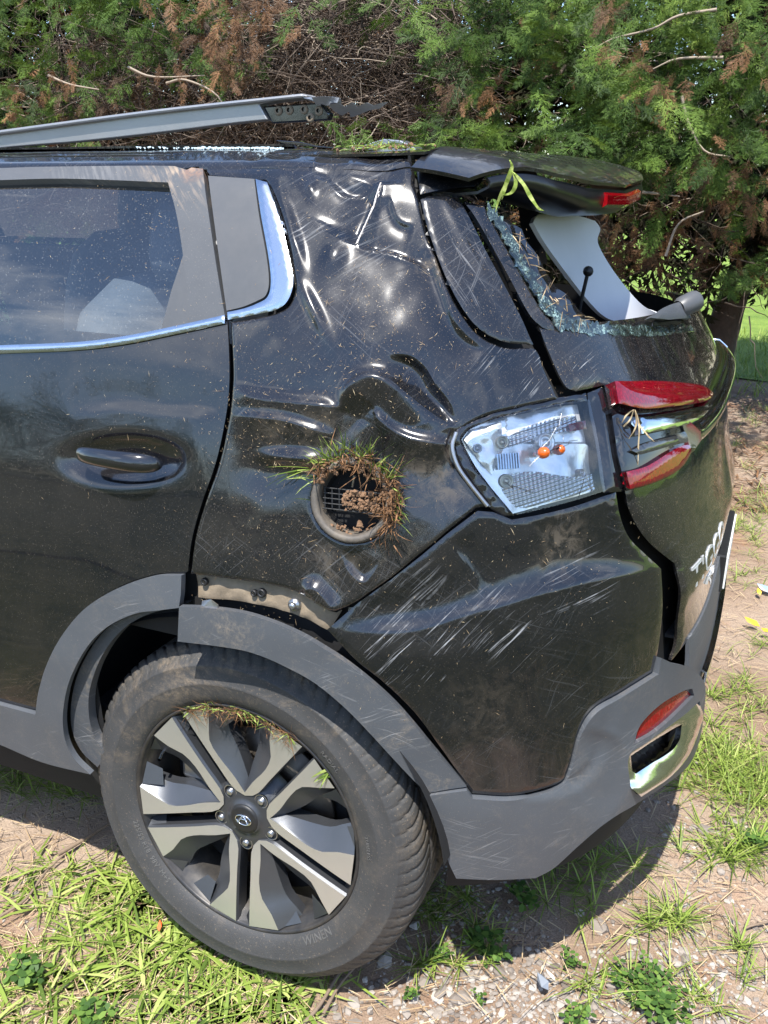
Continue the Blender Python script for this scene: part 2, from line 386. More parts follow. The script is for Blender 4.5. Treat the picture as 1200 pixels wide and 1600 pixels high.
def scraped():
    m = MB('scraped_frame'); n = m.noise(30, 5, .6); c = m.mix(n, (0.066, 0.069, 0.075), (0.086, 0.089, 0.095))
    st = m.ramp(m.noise(1, 3, .6, m.strokes(-.7, 14, 160, 3)), .48, .60); e = m.math('MULTIPLY', m.near(qp(285, 262), .02, .13), m.math('MULTIPLY', st, m.ramp(m.noise(18, 4, .6), .35, .6)))
    e2 = m.math('MULTIPLY', m.near(qp(308, 268), .0, .035), m.ramp(m.noise(60, 5, .7), .35, .6)); e3 = m.math('MULTIPLY', m.near(qp(150, 262), .0, .12), m.math('MULTIPLY', st, .5))
    fl_ = m.math('MULTIPLY', m.ramp(m.noise(430, 2, .7), .63, .72), .35)
    c = m.mix(m.math('MULTIPLY', e3, .6), c, (.26, .25, .24)); c = m.mix(m.math('MULTIPLY', e, .75), c, (.36, .27, .19)); c = m.mix(m.math('MULTIPLY', e2, .8), c, (.34, .17, .085)); c = m.mix(fl_, c, (.35, .30, .25))
    m.set('base', c); m.p(rough=.44); return m.m
M_frame = scraped()
def cladded(name, base, scr, dirt):
    m = MB(name); n = m.noise(9, 5, .6); c = m.mix(n, tuple(v*.86 for v in base), tuple(v*1.14 for v in base))
    a = m.ramp(m.noise(1, 3, .6, m.strokes(.5, 12, 260, 1, .06)), .60, .68); b = m.ramp(m.noise(1, 3, .6, m.strokes(-.35, 9, 240, 2, .06)), .61, .69)
    st = m.math('MULTIPLY', m.math('MULTIPLY', m.math('MAXIMUM', a, b), m.ramp(m.noise(8, 4, .65), .47, .62)), scr)
    g2 = m.math('MULTIPLY', m.math('MULTIPLY', m.ramp(m.noise(11, 6, .75, dist=.7), .5, .68), m.ramp(m.noise(120, 4, .8), .4, .65)), dirt); sp = m.math('MULTIPLY', m.ramp(m.noise(420, 2, .7), .64, .72), .4)
    c = m.mix(st, c, (.30, .30, .30)); c = m.mix(m.math('MAXIMUM', g2, sp), c, (.27, .22, .165)); m.set('base', c); m.p(rough=.47, spec=.5)
    m.bump(m.math('ADD', m.noise(1100, 2, .6), m.math('MULTIPLY', m.math('SUBTRACT', g2, st), 2.0)), .00022); return m.m
M_clad = cladded('grey_cladding', (0.072, 0.079, 0.090), .35, .25); M_clad2 = cladded('scuffed_cladding', (0.066, 0.072, 0.082), .6, .6)
M_face = simple('machined_alloy', (0.60, 0.61, 0.60), 0.33, 0.8, var=0.10, scale=30, bump=0.00006, bscale=700, dust=0.08)
M_spoke = simple('grey_alloy', (0.06, 0.063, 0.07), 0.33, 0.5, var=0.2, scale=30, bump=0.00015, bscale=800)
M_facet = simple('blue_grey_alloy', (0.085, 0.09, 0.10), 0.34, 0.6, var=0.12, scale=25, bump=0.0001, bscale=800)
M_barrel = simple('dark_alloy', (0.035, 0.035, 0.037), 0.4, 0.4, var=0.3, scale=20, dust=0.2)
M_disc = simple('brake_disc', (0.14, 0.12, 0.10), 0.4, 0.7, var=0.3, scale=20)
M_metal = simple('bare_steel', (0.42, 0.42, 0.43), 0.30, 0.9, var=0.25, scale=60)
M_dirtmetal = simple('dirty_flange', (0.21, 0.165, 0.115), 0.75, 0.0, var=0.45, scale=45, bump=0.0006, bscale=160)
M_rail = simple('roof_rail_alloy', (0.40, 0.40, 0.40), 0.38, 0.75, var=0.18, scale=14, dust=0.25)
M_inner = simple('grey_interior', (0.68, 0.69, 0.72), 0.6, var=0.06, scale=8)
M_innerd = simple('dark_interior', (0.055, 0.057, 0.065), 0.6, var=0.2, scale=20)
M_seat = simple('seat_cloth', (0.26, 0.26, 0.27), 0.8, var=0.15, scale=60)
M_rust = simple('scraped_trim', (0.10, 0.075, 0.055), 0.55, var=0.4, scale=50, dust=0.5)
def lens(name, col, rough=0.05, scale=260, dark=0.3):
    m = MB(name); m.p(rough=rough, coat=1.0, coatr=0.02)
    v = m.vor(scale, m.mapping((0, 0, 0), (1.0, 1.0, 0.45)), out=0); m.set('base', m.mix(m.math('MULTIPLY', m.ramp(v, 0.1, 0.6), 0.5), col, tuple(c*dark for c in col)))
    m.l(m.math('MULTIPLY', m.ramp(m.noise(300, 2, 0.7), 0.62, 0.75), 0.3), m.b.inputs['Roughness']); m.bump(m.noise(30, 2, 0.5), 0.0005, 0.3); return m.m
M_red = lens('red_lens', (0.24, 0.003, 0.012), dark=.15)
M_redd = lens('dusty_red_lens', (0.36, 0.002, 0.008), 0.16)
M_redd.node_tree.nodes['Principled BSDF'].inputs['Coat Weight'].default_value = 0.15
M_smoke = lens('smoked_lens', (0.05, 0.052, 0.055), 0.1)
M_orange = simple('amber_bulb', (0.62, 0.10, 0.008), 0.08, var=0.2, scale=30, coat=1.0)
def glass(name, tint, fac, rough=0.02, specks=0.0):
    m = MB(name); m.t.nodes.remove(m.b); out = [n for n in m.t.nodes if n.type == 'OUTPUT_MATERIAL'][0]
    tr = m.n('ShaderNodeBsdfTransparent'); tr.inputs[0].default_value = (*tint, 1)
    gl = m.n('ShaderNodeBsdfGlossy'); gl.inputs['Roughness'].default_value = rough; gl.inputs[0].default_value = (1, 1, 1, 1)
    fr = m.n('ShaderNodeFresnel'); fr.inputs[0].default_value = 1.52
    mxs = m.n('ShaderNodeMixShader'); m.l(m.math('ADD', fr.outputs[0], fac, True), mxs.inputs[0]); m.l(tr.outputs[0], mxs.inputs[1]); m.l(gl.outputs[0], mxs.inputs[2])
    df = m.n('ShaderNodeBsdfDiffuse'); df.inputs[0].default_value = (0.42, 0.42, 0.40, 1)
    m2 = m.n('ShaderNodeMixShader'); s = m.math('MULTIPLY', m.ramp(m.noise(300, 2, 0.7), 0.63, 0.72), specks)
    s = m.math('ADD', s, m.math('MULTIPLY', m.ramp(m.noise(4, 4, 0.6), 0.3, 0.8), specks*0.03)); m.l(s, m2.inputs[0]); m.l(mxs.outputs[0], m2.inputs[1]); m.l(df.outputs[0], m2.inputs[2])
    m.l(m2.outputs[0], out.inputs[0]); return m.m
M_glass = glass('tinted_glass', (0.50, 0.56, 0.60), 0.09, 0.01, 0.3)
M_clear = glass('clear_lens', (0.93, 0.95, 0.96), 0.03, 0.02, 0.15)
def crushed():
    m = MB('crushed_glass'); m.p(rough=0.12, spec=0.8, coat=1.0)
    c = m.vor(330, out=1); e = m.vor(330, feat='DISTANCE_TO_EDGE')
    sepn = m.n('ShaderNodeSeparateColor'); m.l(c, sepn.inputs[0])
    col = m.ramp(sepn.outputs[0], 0.15, 0.95, (0.008, 0.014, 0.013), (0.30, 0.42, 0.38), [(0.62, (0.035, 0.06, 0.054))])
    dk = m.ramp(m.noise(38, 4, .6), .40, .62); m.set('base', m.mix(dk, (0.010, 0.016, 0.015), m.mix(m.ramp(e, 0.0, 0.06), (0.26, 0.36, 0.34), col))); m.bump(c, 0.0015, 1.0); return m.m
M_crush = crushed()
def chromed_ribs():
    m = MB('ribbed_reflector'); m.p(metal=0.75, rough=0.22, base=(0.88, 0.90, 0.93))
    wv = m.n('ShaderNodeTexWave'); wv.inputs['Scale'].default_value = 52; wv.bands_direction = 'Z'; m.l(m.mapping((0, 0.25, 0)), wv.inputs[0])
    w2 = m.n('ShaderNodeTexWave'); w2.inputs['Scale'].default_value = 60; w2.bands_direction = 'X'; m.l(m.mapping((0, 0.25, 0)), w2.inputs[0])
    m.bump(m.math('ADD', wv.outputs[1], m.math('MULTIPLY', w2.outputs[1], 0.6)), 0.004, 0.55); return m.m
M_ribs = chromed_ribs()
M_mirror = simple('reflector', (0.92, 0.91, 0.90), 0.24, 0.7, var=0.05, scale=10, bump=0.0015, bscale=26)
def veg(name, cols, rough=0.55, trans=0.25):
    m = MB(name); at = m.n('ShaderNodeAttribute'); at.attribute_name = 'tint'
    n = len(cols); r = m.n('ShaderNodeValToRGB'); e = r.color_ramp.elements
    e[0].position = 0; e[0].color = (*cols[0], 1); e[1].position = 1; e[1].color = (*cols[-1], 1)
    for i in range(1, n-1):
        k = e.new(i/(n-1)); k.color = (*cols[i], 1)
    m.l(at.outputs['Fac'], r.inputs[0]); m.set('base', r.outputs[0]); m.p(rough=rough, spec=0.2)
    if trans:
        out = [x for x in m.t.nodes if x.type == 'OUTPUT_MATERIAL'][0]
        tl = m.n('ShaderNodeBsdfTranslucent'); m.l(m.mix(0.5, r.outputs[0], (0.25, 0.4, 0.05), 'MIX') if name.startswith('green') else r.outputs[0], tl.inputs[0])
        ms = m.n('ShaderNodeMixShader'); ms.inputs[0].default_value = trans; m.l(m.b.outputs[0], ms.inputs[1]); m.l(tl.outputs[0], ms.inputs[2]); m.l(ms.outputs[0], out.inputs[0])
    return m.m
V_green = veg('green_conifer', [(0.018, 0.036, 0.009), (0.045, 0.085, 0.016), (0.10, 0.165, 0.03), (0.17, 0.24, 0.045)], trans=0.15)
V_deep = veg('shaded_conifer', [(0.012, 0.012, 0.007), (0.022, 0.024, 0.010), (0.035, 0.028, 0.016)], 0.8, 0)  # near-black tones: the shade inside the hedge is put into the colour
V_dead = veg('dead_conifer', [(0.06, 0.035, 0.02), (0.17, 0.09, 0.045), (0.36, 0.19, 0.09)], trans=0.15)
V_twig = veg('twig_bark', [(0.05, 0.036, 0.028), (0.13, 0.10, 0.08), (0.33, 0.27, 0.21)], 0.8, 0)
V_grass = veg('green_grass', [(0.05, 0.085, 0.018), (0.12, 0.18, 0.03), (0.24, 0.32, 0.06), (0.40, 0.45, 0.14)], 0.45, 0.22)
V_dry = veg('dry_grass', [(0.22, 0.14, 0.08), (0.42, 0.30, 0.17), (0.60, 0.48, 0.30)], 0.7, 0.1)
V_weed = veg('green_weed', [(0.03, 0.065, 0.018), (0.07, 0.14, 0.03), (0.16, 0.25, 0.05)], 0.5, 0.2)
V_stone = veg('gravel_stone', [(0.12, 0.10, 0.085), (0.25, 0.215, 0.185), (0.42, 0.38, 0.335)], 0.85, 0)
M_bark = simple('tree_bark', (0.085, 0.06, 0.045), 0.9, var=0.5, scale=22, bump=0.01, bscale=30)
M_stick = simple('stick_bark', (0.20, 0.145, 0.10), 0.85, var=0.4, scale=60, bump=0.001, bscale=200)
M_leafo = simple('orange_leaf', (0.80, 0.13, 0.03), 0.5, var=0.15); M_leafy = simple('yellow_leaf', (0.75, 0.42, 0.03), 0.5, var=0.15)
M_root = simple('earth_clod', (0.19, 0.11, 0.062), 0.95, var=0.5, scale=90, bump=0.002, bscale=220)

# ---------------------------------------------------------------- SETTING
def fbm(x, y, s, seed=0):
    return np.array([noise.fractal(Vector((a*s+seed, b*s-seed, seed*0.37)), 1.0, 2.0, 4) for a, b in zip(x, y)])
def ground_h(x, y):
    x = np.atleast_1d(x); y = np.atleast_1d(y)
    near = np.exp(-((x-.5)**2+(y)**2)/14.0)
    return (fbm(x, y, 1.3, 3)*0.018+fbm(x, y, 9, 5)*0.006)*near-0.008+0.018*np.exp(-((x-.01)/.16)**2-((y-.15)/.2)**2)
def setting():
    n = 330; a = np.linspace(-1, 1, n); k = 7.2
    sx = np.sinh(a*k)/np.sinh(k)*320+0.45; sy = np.sinh(a*k)/np.sinh(k)*320-0.2
    gx, gy = np.meshgrid(sx, sy); X, Y = gx.ravel(), gy.ravel()
    Z = ground_h(X, Y); far = (X-.5)**2+Y**2 > 36; Z[far] = -0.008
    i = np.arange(n-1)[:, None]*n+np.arange(n-1)[None]; Fc = np.stack([i, i+1, i+n+1, i+n], -1).reshape(-1, 4)
    m = MB('dirt_ground'); m.p(rough=0.95, spec=0.15)
    big = m.noise(1.1, 5, 0.6); c = m.mix(m.ramp(big, 0.38, 0.62), (0.22, 0.155, 0.11), (0.36, 0.285, 0.22))
    red = m.ramp(m.noise(1.7, 5, 0.65, m.mapping(loc=(4, 2, 0))), 0.5, 0.66); c = m.mix(m.math('MULTIPLY', red, 0.6), c, (0.27, 0.125, 0.065))
    v = m.vor(85, out=1); vs = m.n('ShaderNodeSeparateColor'); m.l(v, vs.inputs[0]); ve = m.vor(85, feat='DISTANCE_TO_EDGE')
    st = m.math('MULTIPLY', m.ramp(vs.outputs[0], 0.62, 0.66), m.ramp(ve, 0.05, 0.2)); st = m.math('MULTIPLY', st, m.ramp(m.noise(2.3, 4, 0.6), 0.46, 0.66))
    c = m.mix(m.math('MULTIPLY', st, 0.5), c, m.ramp(vs.outputs[1], 0, 1, (0.20, 0.17, 0.14), (0.42, 0.37, 0.32)))
    grit = m.noise(260, 4, 0.8); c = m.mix(0.8, c, m.ramp(grit, 0.25, 0.75, (0.25, 0.25, 0.25), (1.6, 1.55, 1.5)), 'MULTIPLY')
    x = m.n('ShaderNodeSeparateXYZ'); m.l(m.tc.outputs['Object'], x.inputs[0])
    gm = m.math('MAXIMUM', m.math('SUBTRACT', -0.38, x.outputs[1]), m.math('SUBTRACT', x.outputs[0], 1.18)); gm = m.ramp(m.math('ADD', gm, m.math('MULTIPLY', m.math('SUBTRACT', m.noise(5, 5, 0.7), 0.5), 0.8)), -0.05, 0.22)
    c = m.mix(m.math('MULTIPLY', gm, m.ramp(x.outputs[1], 0.0, 1.0, (1, 1, 1), (1, 1, 1))), c, m.mix(m.ramp(m.noise(6, 6, 0.8), 0.35, 0.65), (0.018, 0.030, 0.009), (0.10, 0.095, 0.045)))
    m.set('base', c); m.bump(m.math('ADD', m.math('MULTIPLY', grit, 0.35), m.math('MULTIPLY', st, 0.7)), 0.006, 0.9)
    tag(mesh_obj('ground', np.stack([X, Y, Z], -1), Fc, m.m), 'bare brown earth and gravel around the car', kind='structure')
    # mown field beyond the hedge
    m = MB('field_grass'); m.p(rough=0.8, spec=0.2)
    c = m.mix(m.ramp(m.noise(2.5, 6, 0.7), 0.3, 0.7), (0.13, 0.22, 0.035), (0.30, 0.42, 0.08)); c = m.mix(0.7, c, m.ramp(m.noise(90, 3, 0.8), 0.3, 0.7, (0.5, 0.5, 0.5), (1.4, 1.4, 1.3)), 'MULTIPLY')
    m.set('base', c); m.bump(m.noise(60, 3, 0.8), 0.03)
    xs = np.concatenate([np.linspace(-40, 60, 140)]); ysn = np.linspace(0, 1, 60)**1.6
    gx, gy = np.meshgrid(xs, ysn); edge = 6.1+0.25*np.sin(gx*3.1)+0.15*np.sin(gx*7.7)
    Y = edge+gy*(90-edge); i = np.arange(59)[:, None]*140+np.arange(139)[None]
    tag(mesh_obj('grass_field', np.stack([gx.ravel(), Y.ravel(), np.full(gx.size, 0.004)], -1), np.stack([i, i+1, i+141, i+140], -1).reshape(-1, 4), m.m), kind='structure')
    # near side turf, seen mirrored in the door
    c2 = MB('verge_grass'); c2.p(rough=0.8, spec=0.2)
    c2.set('base', c2.mix(c2.ramp(c2.noise(3.1, 7, 0.8), 0.35, 0.65), (0.02, 0.032, 0.010), (0.11, 0.10, 0.05)))
    gx, gy = np.meshgrid(np.linspace(-60, 60, 60), np.linspace(-3.0, -60, 90)); i = np.arange(89)[:, None]*60+np.arange(59)[None]
    tag(mesh_obj('grass_verge', np.stack([gx.ravel(), gy.ravel()+0.2*np.sin(gx.ravel()*2.1), np.full(gx.size, 0.01)], -1), np.stack([i, i+60, i+61, i+1], -1).reshape(-1, 4), c2.m), kind='structure')
    wm = MB('rendered_wall'); wm.p(rough=0.9); wm.set('base', wm.mix(wm.noise(3, 4), (0.55, 0.46, 0.36), (0.68, 0.60, 0.50)))
    wl = empty('boundary_wall', (1.6, 14.0, 0)); tag(wl, 'pale beige rendered wall far off beyond the green field', 'wall')
    box('wall_body', (-1.0, -0.1, 0), (9.0, 0.1, 0.95), wm.m, wl); box('coping', (-1.03, -0.14, 0.953), (9.03, 0.14, 1.03), wm.m, wl, 0.01)
setting()

# ---------------------------------------------------------------- CAR
CAR = tag(empty('crashed_car'), 'rolled over black SUV with dented rear quarter, broken rear window and missing tail lamp lens', 'car')

# --- outlines, picture tracing of the real panels, laid on the body form
shut = catmull([(355, 500), (358, 560), (358, 605), (353, 650), (338, 720), (314, 790), (300, 840), (293, 893)])
flare_out = catmull([(289, 895), (245, 897), (190, 915), (140, 945), (105, 985), (80, 1030), (66, 1075), (61, 1110)])
flare_in = catmull([(146, 1205), (121, 1180), (107, 1150), (104, 1110), (114, 1060), (140, 1010), (172, 977), (215, 956), (250, 951), (284, 947)])
LT = lambda z: side(-1.9, z)
belt = catmull([LT(1.195), side(-1.2, 1.2), (-60, 548), (0, 545), (120, 540), (200, 530), (280, 514), (353, 498)])
belt_low = belt+np.array([0, 0])
# creases and dents of the rear quarter: (points, height m, width px, reach px, side)
def crease(q, pts, A, w_, L_, sd, n=5):
    P = catmull(pts, n); d, s, arc = polydist(P, q, False)
    tap = np.sin(math.pi*np.clip(np.minimum(arc, 1-arc)*4, 0, 1)/2)*np.exp(-(d/90)**2*(np.minimum(arc, 1-arc) < .12))
    dd = np.where(s*sd > 0, d, 0); w_ = w_*0.72
    return -A*tap*(1-np.exp(-(dd/w_)**1.3))*np.exp(-(dd/L_)**1.5)+min(.0013, A*.10)*tap*np.exp(-(d/5.0)**2)
def ridge(q, pts, A, w_, L_, n=6):
    # crest pushed outward: short steep slope above it, long fall below it
    P = catmull(pts, n); d, s, arc = polydist(P, q, False); e = np.minimum(arc, 1-arc); tap = np.sin(math.pi*np.clip(e*4.5, 0, 1)/2)
    return A*tap*np.where(s < 0, np.exp(-(d/w_)**1.4), np.exp(-(d/L_)**1.6))
def bump2(q, cx, cy, sx, sy, A, rot=0.0):
    c, s = math.cos(rot), math.sin(rot); x, y = q[:, 0]-cx, q[:, 1]-cy
    u, v = (x*c+y*s)/sx, (-x*s+y*c)/sy; return A*np.exp(-(u*u+v*v))
UPS = -1
def quarter_disp(q):
    o = np.zeros(len(q))
    o += bump2(q, 550, 380, 90, 120, -0.010)+bump2(q, 640, 450, 60, 60, -0.003)+bump2(q, 600, 700, 120, 70, -0.014)
    o += crease(q, [(606, 553), (640, 556), (665, 575), (682, 602), (702, 628), (716, 662)], 0.018, 12, 34, 1)+bump2(q, 668, 616, 22, 44, -0.006, -0.6)
    o += bump2(q, 457, 365, 9, 55, 0.0075, -0.28)+bump2(q, 484, 292, 8, 13, 0.0045)+bump2(q, 488, 480, 9, 48, 0.0070, -0.45)
    o += bump2(q, 520, 400, 16, 26, 0.006, 0.4)+bump2(q, 462, 716, 50, 12, 0.013, .06)+bump2(q, 420, 735, 60, 30, -0.005)
    o += crease(q, [(594, 284), (585, 312), (568, 350), (555, 380)], 0.020, 8, 46, 1)
    o += crease(q, [(555, 382), (575, 388), (610, 395), (645, 408), (672, 420)], 0.016, 8, 55, -1)
    o += crease(q, [(487, 275), (510, 281), (530, 298), (548, 301), (575, 292), (594, 284), (634, 284)], 0.011, 8, 32, -1)
    o += crease(q, [(608, 300), (622, 336), (650, 348)], 0.006, 8, 25, 1)
    o += ridge(q, [(358, 598), (392, 619), (450, 627), (505, 633), (538, 640)], 0.0125, 9, 42)
    o += ridge(q, [(531, 642), (545, 608), (565, 592), (585, 589), (608, 598), (640, 622), (683, 653), (716, 674)], 0.0180, 11, 52)
    o += ridge(q, [(580, 638), (605, 666), (638, 684), (676, 692), (712, 695)], 0.0125, 9, 38)
    o += ridge(q, [(358, 649), (410, 653), (455, 659), (524, 682)], 0.0095, 8, 34)
    o += crease(q, [(668, 380), (692, 446), (707, 492), (728, 522), (760, 545)], 0.010, 9, 30, 1)
    o += ridge(q, [(472, 930), (489, 916), (508, 930), (529, 958)], 0.0120, 9, 36)
    o += crease(q, [(531, 862), (545, 893), (570, 909), (592, 880)], 0.009, 9, 26, -1)
    o += crease(q, [(380, 258), (405, 252), (412, 244), (436, 250), (470, 246)], 0.004, 9, 20, -1)
    o += 0.0030*snoise(q, 95, 1)+0.0012*snoise(q, 38, 2)
    # damage fades in from the door side
    return o*np.clip((q[:, 0]-350)/60, 0.12, 1)
def door_disp(q):
    o = -0.017*np.exp(-(((q[:, 0]-193)/84)**2+((q[:, 1]-718)/33)**2)**2.6)                      # handle cup
    o += crease(q, [(110, 655), (180, 640), (260, 648), (350, 652)], 0.003, 14, 60, -1)
    o += 0.0012*snoise(q, 130, 4)+bump2(q, 310, 700, 26, 60, 0.002)
    return o
def car_side():
    door = join(belt[::-1]+np.array([0, 7]), catmull([LT(1.19), LT(.9), LT(.42)], 3), catmull([LT(.42), side(-1.2, .43), (-60, 1078), (0, 1095), (61, 1110)]), flare_out[::-1], shut[::-1])
    panel('rear_door', door, M_door, CAR, h=9, disp=door_disp, roll=(0.004, 6))
    clad = join(catmull([LT(.42), side(-1.2, .43), (-60, 1080), (0, 1096), (60, 1112)]), flare_out[::-1]+np.array([0, 1.5]), [(289, 897), (288, 925), (285, 946)], flare_in[::-1],
                catmull([(146, 1205), (70, 1186), (0, 1157), (-60, 1140), side(-1.2, .27), LT(.27)]))
    panel('door_cladding', clad, M_clad, CAR, off=0.010, h=9, roll=(0.010, 9), thick=0.012)
    lip = join(flare_in, catmull([(262, 953), (215, 968), (180, 992), (152, 1030), (134, 1080), (132, 1120), (140, 1155), (158, 1185), (146, 1205)]))
    panel('arch_lip', lip, M_clad2, CAR, off=-0.012, h=9, roll=None, thick=0.02)
    # quarter panel with the roof side in one pressing
    fuel = np.array([(551+66*math.cos(t), 782+66*math.sin(t)) for t in np.linspace(0, 2*math.pi, 40, endpoint=False)])
    q_top = catmull([LT(1.535), side(-1.0, 1.535), (-60, 233), (100, 231), (300, 228), (420, 226), (520, 230), (640, 238)])
    q_rear = catmull([(642, 240), (646, 275), (655, 312), (668, 360), (690, 425), (715, 480), (745, 520), (788, 543), (836, 545), (850, 575), (872, 622)])
    q_lamp = catmull([(872, 622), (820, 634), (762, 648), (726, 668), (712, 690), (716, 715), (738, 756), (768, 792)])
    q_bump = [(768, 792), (745, 794), (700, 829), (660, 863), (610, 903), (560, 938), (526, 957)]
    q_arch = catmull([(526, 957), (490, 938), (450, 921), (400, 910), (340, 902), (297, 897)])
    chrome_out = catmull([(358, 503), (400, 497), (432, 489), (452, 476), (461, 450), (458, 418), (442, 350), (420, 286), (400, 279), (327, 272)])
    q_low = catmull([(322, 264), (240, 261), (-60, 263), side(-1.0, 1.512), LT(1.512)])
    qp_ = join(q_top, q_rear, q_lamp, q_bump, q_arch, shut[::-1]+np.array([5, 0]), chrome_out, q_low)
    panel('quarter_panel', qp_, M_quarter, CAR, h=2.8, holes=[fuel], disp=quarter_disp, roll=(0.004, 5))
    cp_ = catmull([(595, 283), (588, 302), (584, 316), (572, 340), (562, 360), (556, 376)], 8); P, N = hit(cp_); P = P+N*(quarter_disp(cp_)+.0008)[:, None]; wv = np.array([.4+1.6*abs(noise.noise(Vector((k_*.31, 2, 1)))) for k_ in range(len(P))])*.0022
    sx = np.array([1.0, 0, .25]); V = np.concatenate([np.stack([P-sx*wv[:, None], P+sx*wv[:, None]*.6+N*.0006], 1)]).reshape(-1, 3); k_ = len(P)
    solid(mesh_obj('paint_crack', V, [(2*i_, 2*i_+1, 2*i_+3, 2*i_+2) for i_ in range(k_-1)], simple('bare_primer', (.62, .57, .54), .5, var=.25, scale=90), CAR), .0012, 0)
    # windows and trims
    top_in = catmull([side(-1.9, 1.498), side(-1.0, 1.498), (-60, 283), (100, 281), (264, 287)])
    frame_top = join(catmull([LT(1.513), side(-1.0, 1.513), (-60, 263), (240, 261), (318, 266)]), [(322, 300), (340, 420), (353, 496)], catmull([(353, 496), (325, 503), (298, 508)]), catmull([(298, 508), (290, 420), (278, 340), (264, 287)]), top_in[::-1])
    panel('window_frame', frame_top, M_frame, CAR, off=0.003, h=8, roll=(0.004, 5), thick=0.02)
    # brown scrape on the frame's corner
    tri = join([(287, 398), (291, 430), (299, 508)], catmull([(298, 508), (275, 512), (252, 517)]), [(252, 517), (268, 455)])
    panel('window_corner_trim', tri, M_trim, CAR, off=0.001, h=8, thick=0.01)
    gl = join(top_in, [(264, 287), (287, 402), (268, 455), (252, 520)], belt[::-1][1:]+np.array([0, -2]))
    panel('door_window', np.array([p for p in gl if not (p[0] > 254 and p[1] > 500)]), M_glass, CAR, off=-0.010, h=12, roll=None, thick=0)
    panel('window_chrome', join(belt-np.array([0, 5]), [(353, 499)], belt[::-1]+np.array([0, 8])), M_satin, CAR, off=0.006, h=4, roll=(0.004, 5), thick=0.01)
    qt = join([(326, 276), (398, 281)], catmull([(398, 281), (406, 340), (417, 400), (421, 440), (416, 462), (400, 472)]), catmull([(400, 472), (380, 480), (355, 486)]), [(355, 486), (340, 380)])
    panel('quarter_trim', qt, M_trim, CAR, off=0.002, h=7, roll=(0.004, 5), thick=0.015)
    qc = join([(400, 281), (418, 286)], catmull([(418, 286), (440, 350), (456, 418), (458, 448), (448, 473), (430, 485), (400, 492)]), catmull([(400, 492), (380, 496), (357, 500)]), [(357, 500), (356, 488)],
              catmull([(356, 488), (380, 483), (402, 475), (419, 464), (424, 440), (420, 400), (409, 340)]))
    panel('quarter_chrome', qc, M_satin, CAR, off=0.004, h=5, roll=(0.005, 7), thick=0.01)
    # exposed flange where the arch trim tore away
    fl = join(catmull([(297, 895), (340, 900), (400, 908), (450, 920), (490, 938), (528, 960)]), [(528, 960), (508, 992)], catmull([(508, 992), (470, 972), (420, 955), (370, 945), (300, 938)]))
    o = panel('arch_flange', fl, M_dirtmetal, CAR, off=-0.016, h=5, disp=lambda q: 0.004*snoise(q, 20, 9), thick=0.003)
    for (x, y, r) in ((313, 912, 5), (391, 930, 4.5), (403, 930, 6)):
        m = frame_px(x, y, -0.010); V, f = lathe([(0, r*.0006), (-.002, r*.0010), (.0, r*.0013), (.006, r*.0013)], 14)
        b = mesh_obj('bolt_hole', V, f, M_black, o); set_mat4(b, m)
    m = frame_px(455, 948, -0.010); V, f = lathe([(-.010, .0005), (-.010, .0045), (-.006, .006), (-.002, .006), (-.002, .010), (.006, .011)], 12); b = mesh_obj('clip_bolt', V, f, M_metal, o); set_mat4(b, m)
    # torn metal tab
    V = [tuple(hit([p])[0][0]+hit([p])[1][0]*e) for p, e in (((318, 938), .002), ((336, 934), .010), ((348, 942), .012), ((345, 954), .012), ((330, 950), .016), ((322, 948), .012))]
    solid(mesh_obj('torn_tab', V, [(0, 1, 2, 3, 4, 5)], M_metal, CAR, False), 0.002)
    # loose arch trim
    ao = catmull([(291, 941), (330, 943), (380, 950), (430, 965), (475, 985), (515, 1010), (560, 1041), (610, 1085), (650, 1130), (690, 1180), (728, 1224)])
    ai = catmull([(668, 1233), (640, 1205), (600, 1160), (550, 1106), (500, 1062), (450, 1033), (400, 1012), (350, 1002), (289, 994)])
    def arch_post(q, V, N):
        k = np.clip((q[:, 0]-290)/420, 0, 1); V = V.copy(); V[:, 1] -= 0.012*(1-k)
        return V
    panel('arch_trim', join(ao, ai), M_clad2, CAR, off=0.009, h=7, roll=(0.010, 10), thick=0.012, post=arch_post, disp=lambda q: 0.0015*snoise(q, 60, 3))
    bp = join([(513, 982), (560, 942), (610, 907), (660, 867), (700, 833), (746, 798), (770, 800), (800, 812)], catmull([(800, 812), (850, 803), (900, 790), (958, 769)]),
              catmull([(958, 769), (965, 805), (980, 838), (1005, 865), (1028, 888)]), catmull([(1028, 888), (1031, 950), (1024, 1010), (1015, 1047)]),
              catmull([(1015, 1047), (962, 1080), (922, 1105), (900, 1140), (885, 1198), (868, 1222), (800, 1239), (737, 1237)]),
              catmull([(737, 1237), (718, 1208), (690, 1166), (650, 1112), (600, 1062), (560, 1030), (513, 982)]))
    def bump_disp(q):
        o = crease(q, [(520, 985), (640, 985), (760, 950), (880, 915), (1030, 888)], 0.016, 30, 110, -1)
        o += 0.0022*snoise(q, 90, 5)+crease(q, [(700, 850), (745, 905), (760, 960)], 0.004, 12, 40, -1)+crease(q, [(830, 815), (850, 860), (840, 920)], 0.003, 12, 40, -1)
        o += bump2(q, 640, 960, 80, 50, -0.006)+crease(q, [(850, 1100), (880, 1085), (900, 1100)], 0.002, 8, 25, -1)
        return o
    panel('rear_bumper', bp, M_bumper, CAR, off=0.008, h=6, disp=bump_disp, roll=(0.005, 6), thick=0.008)
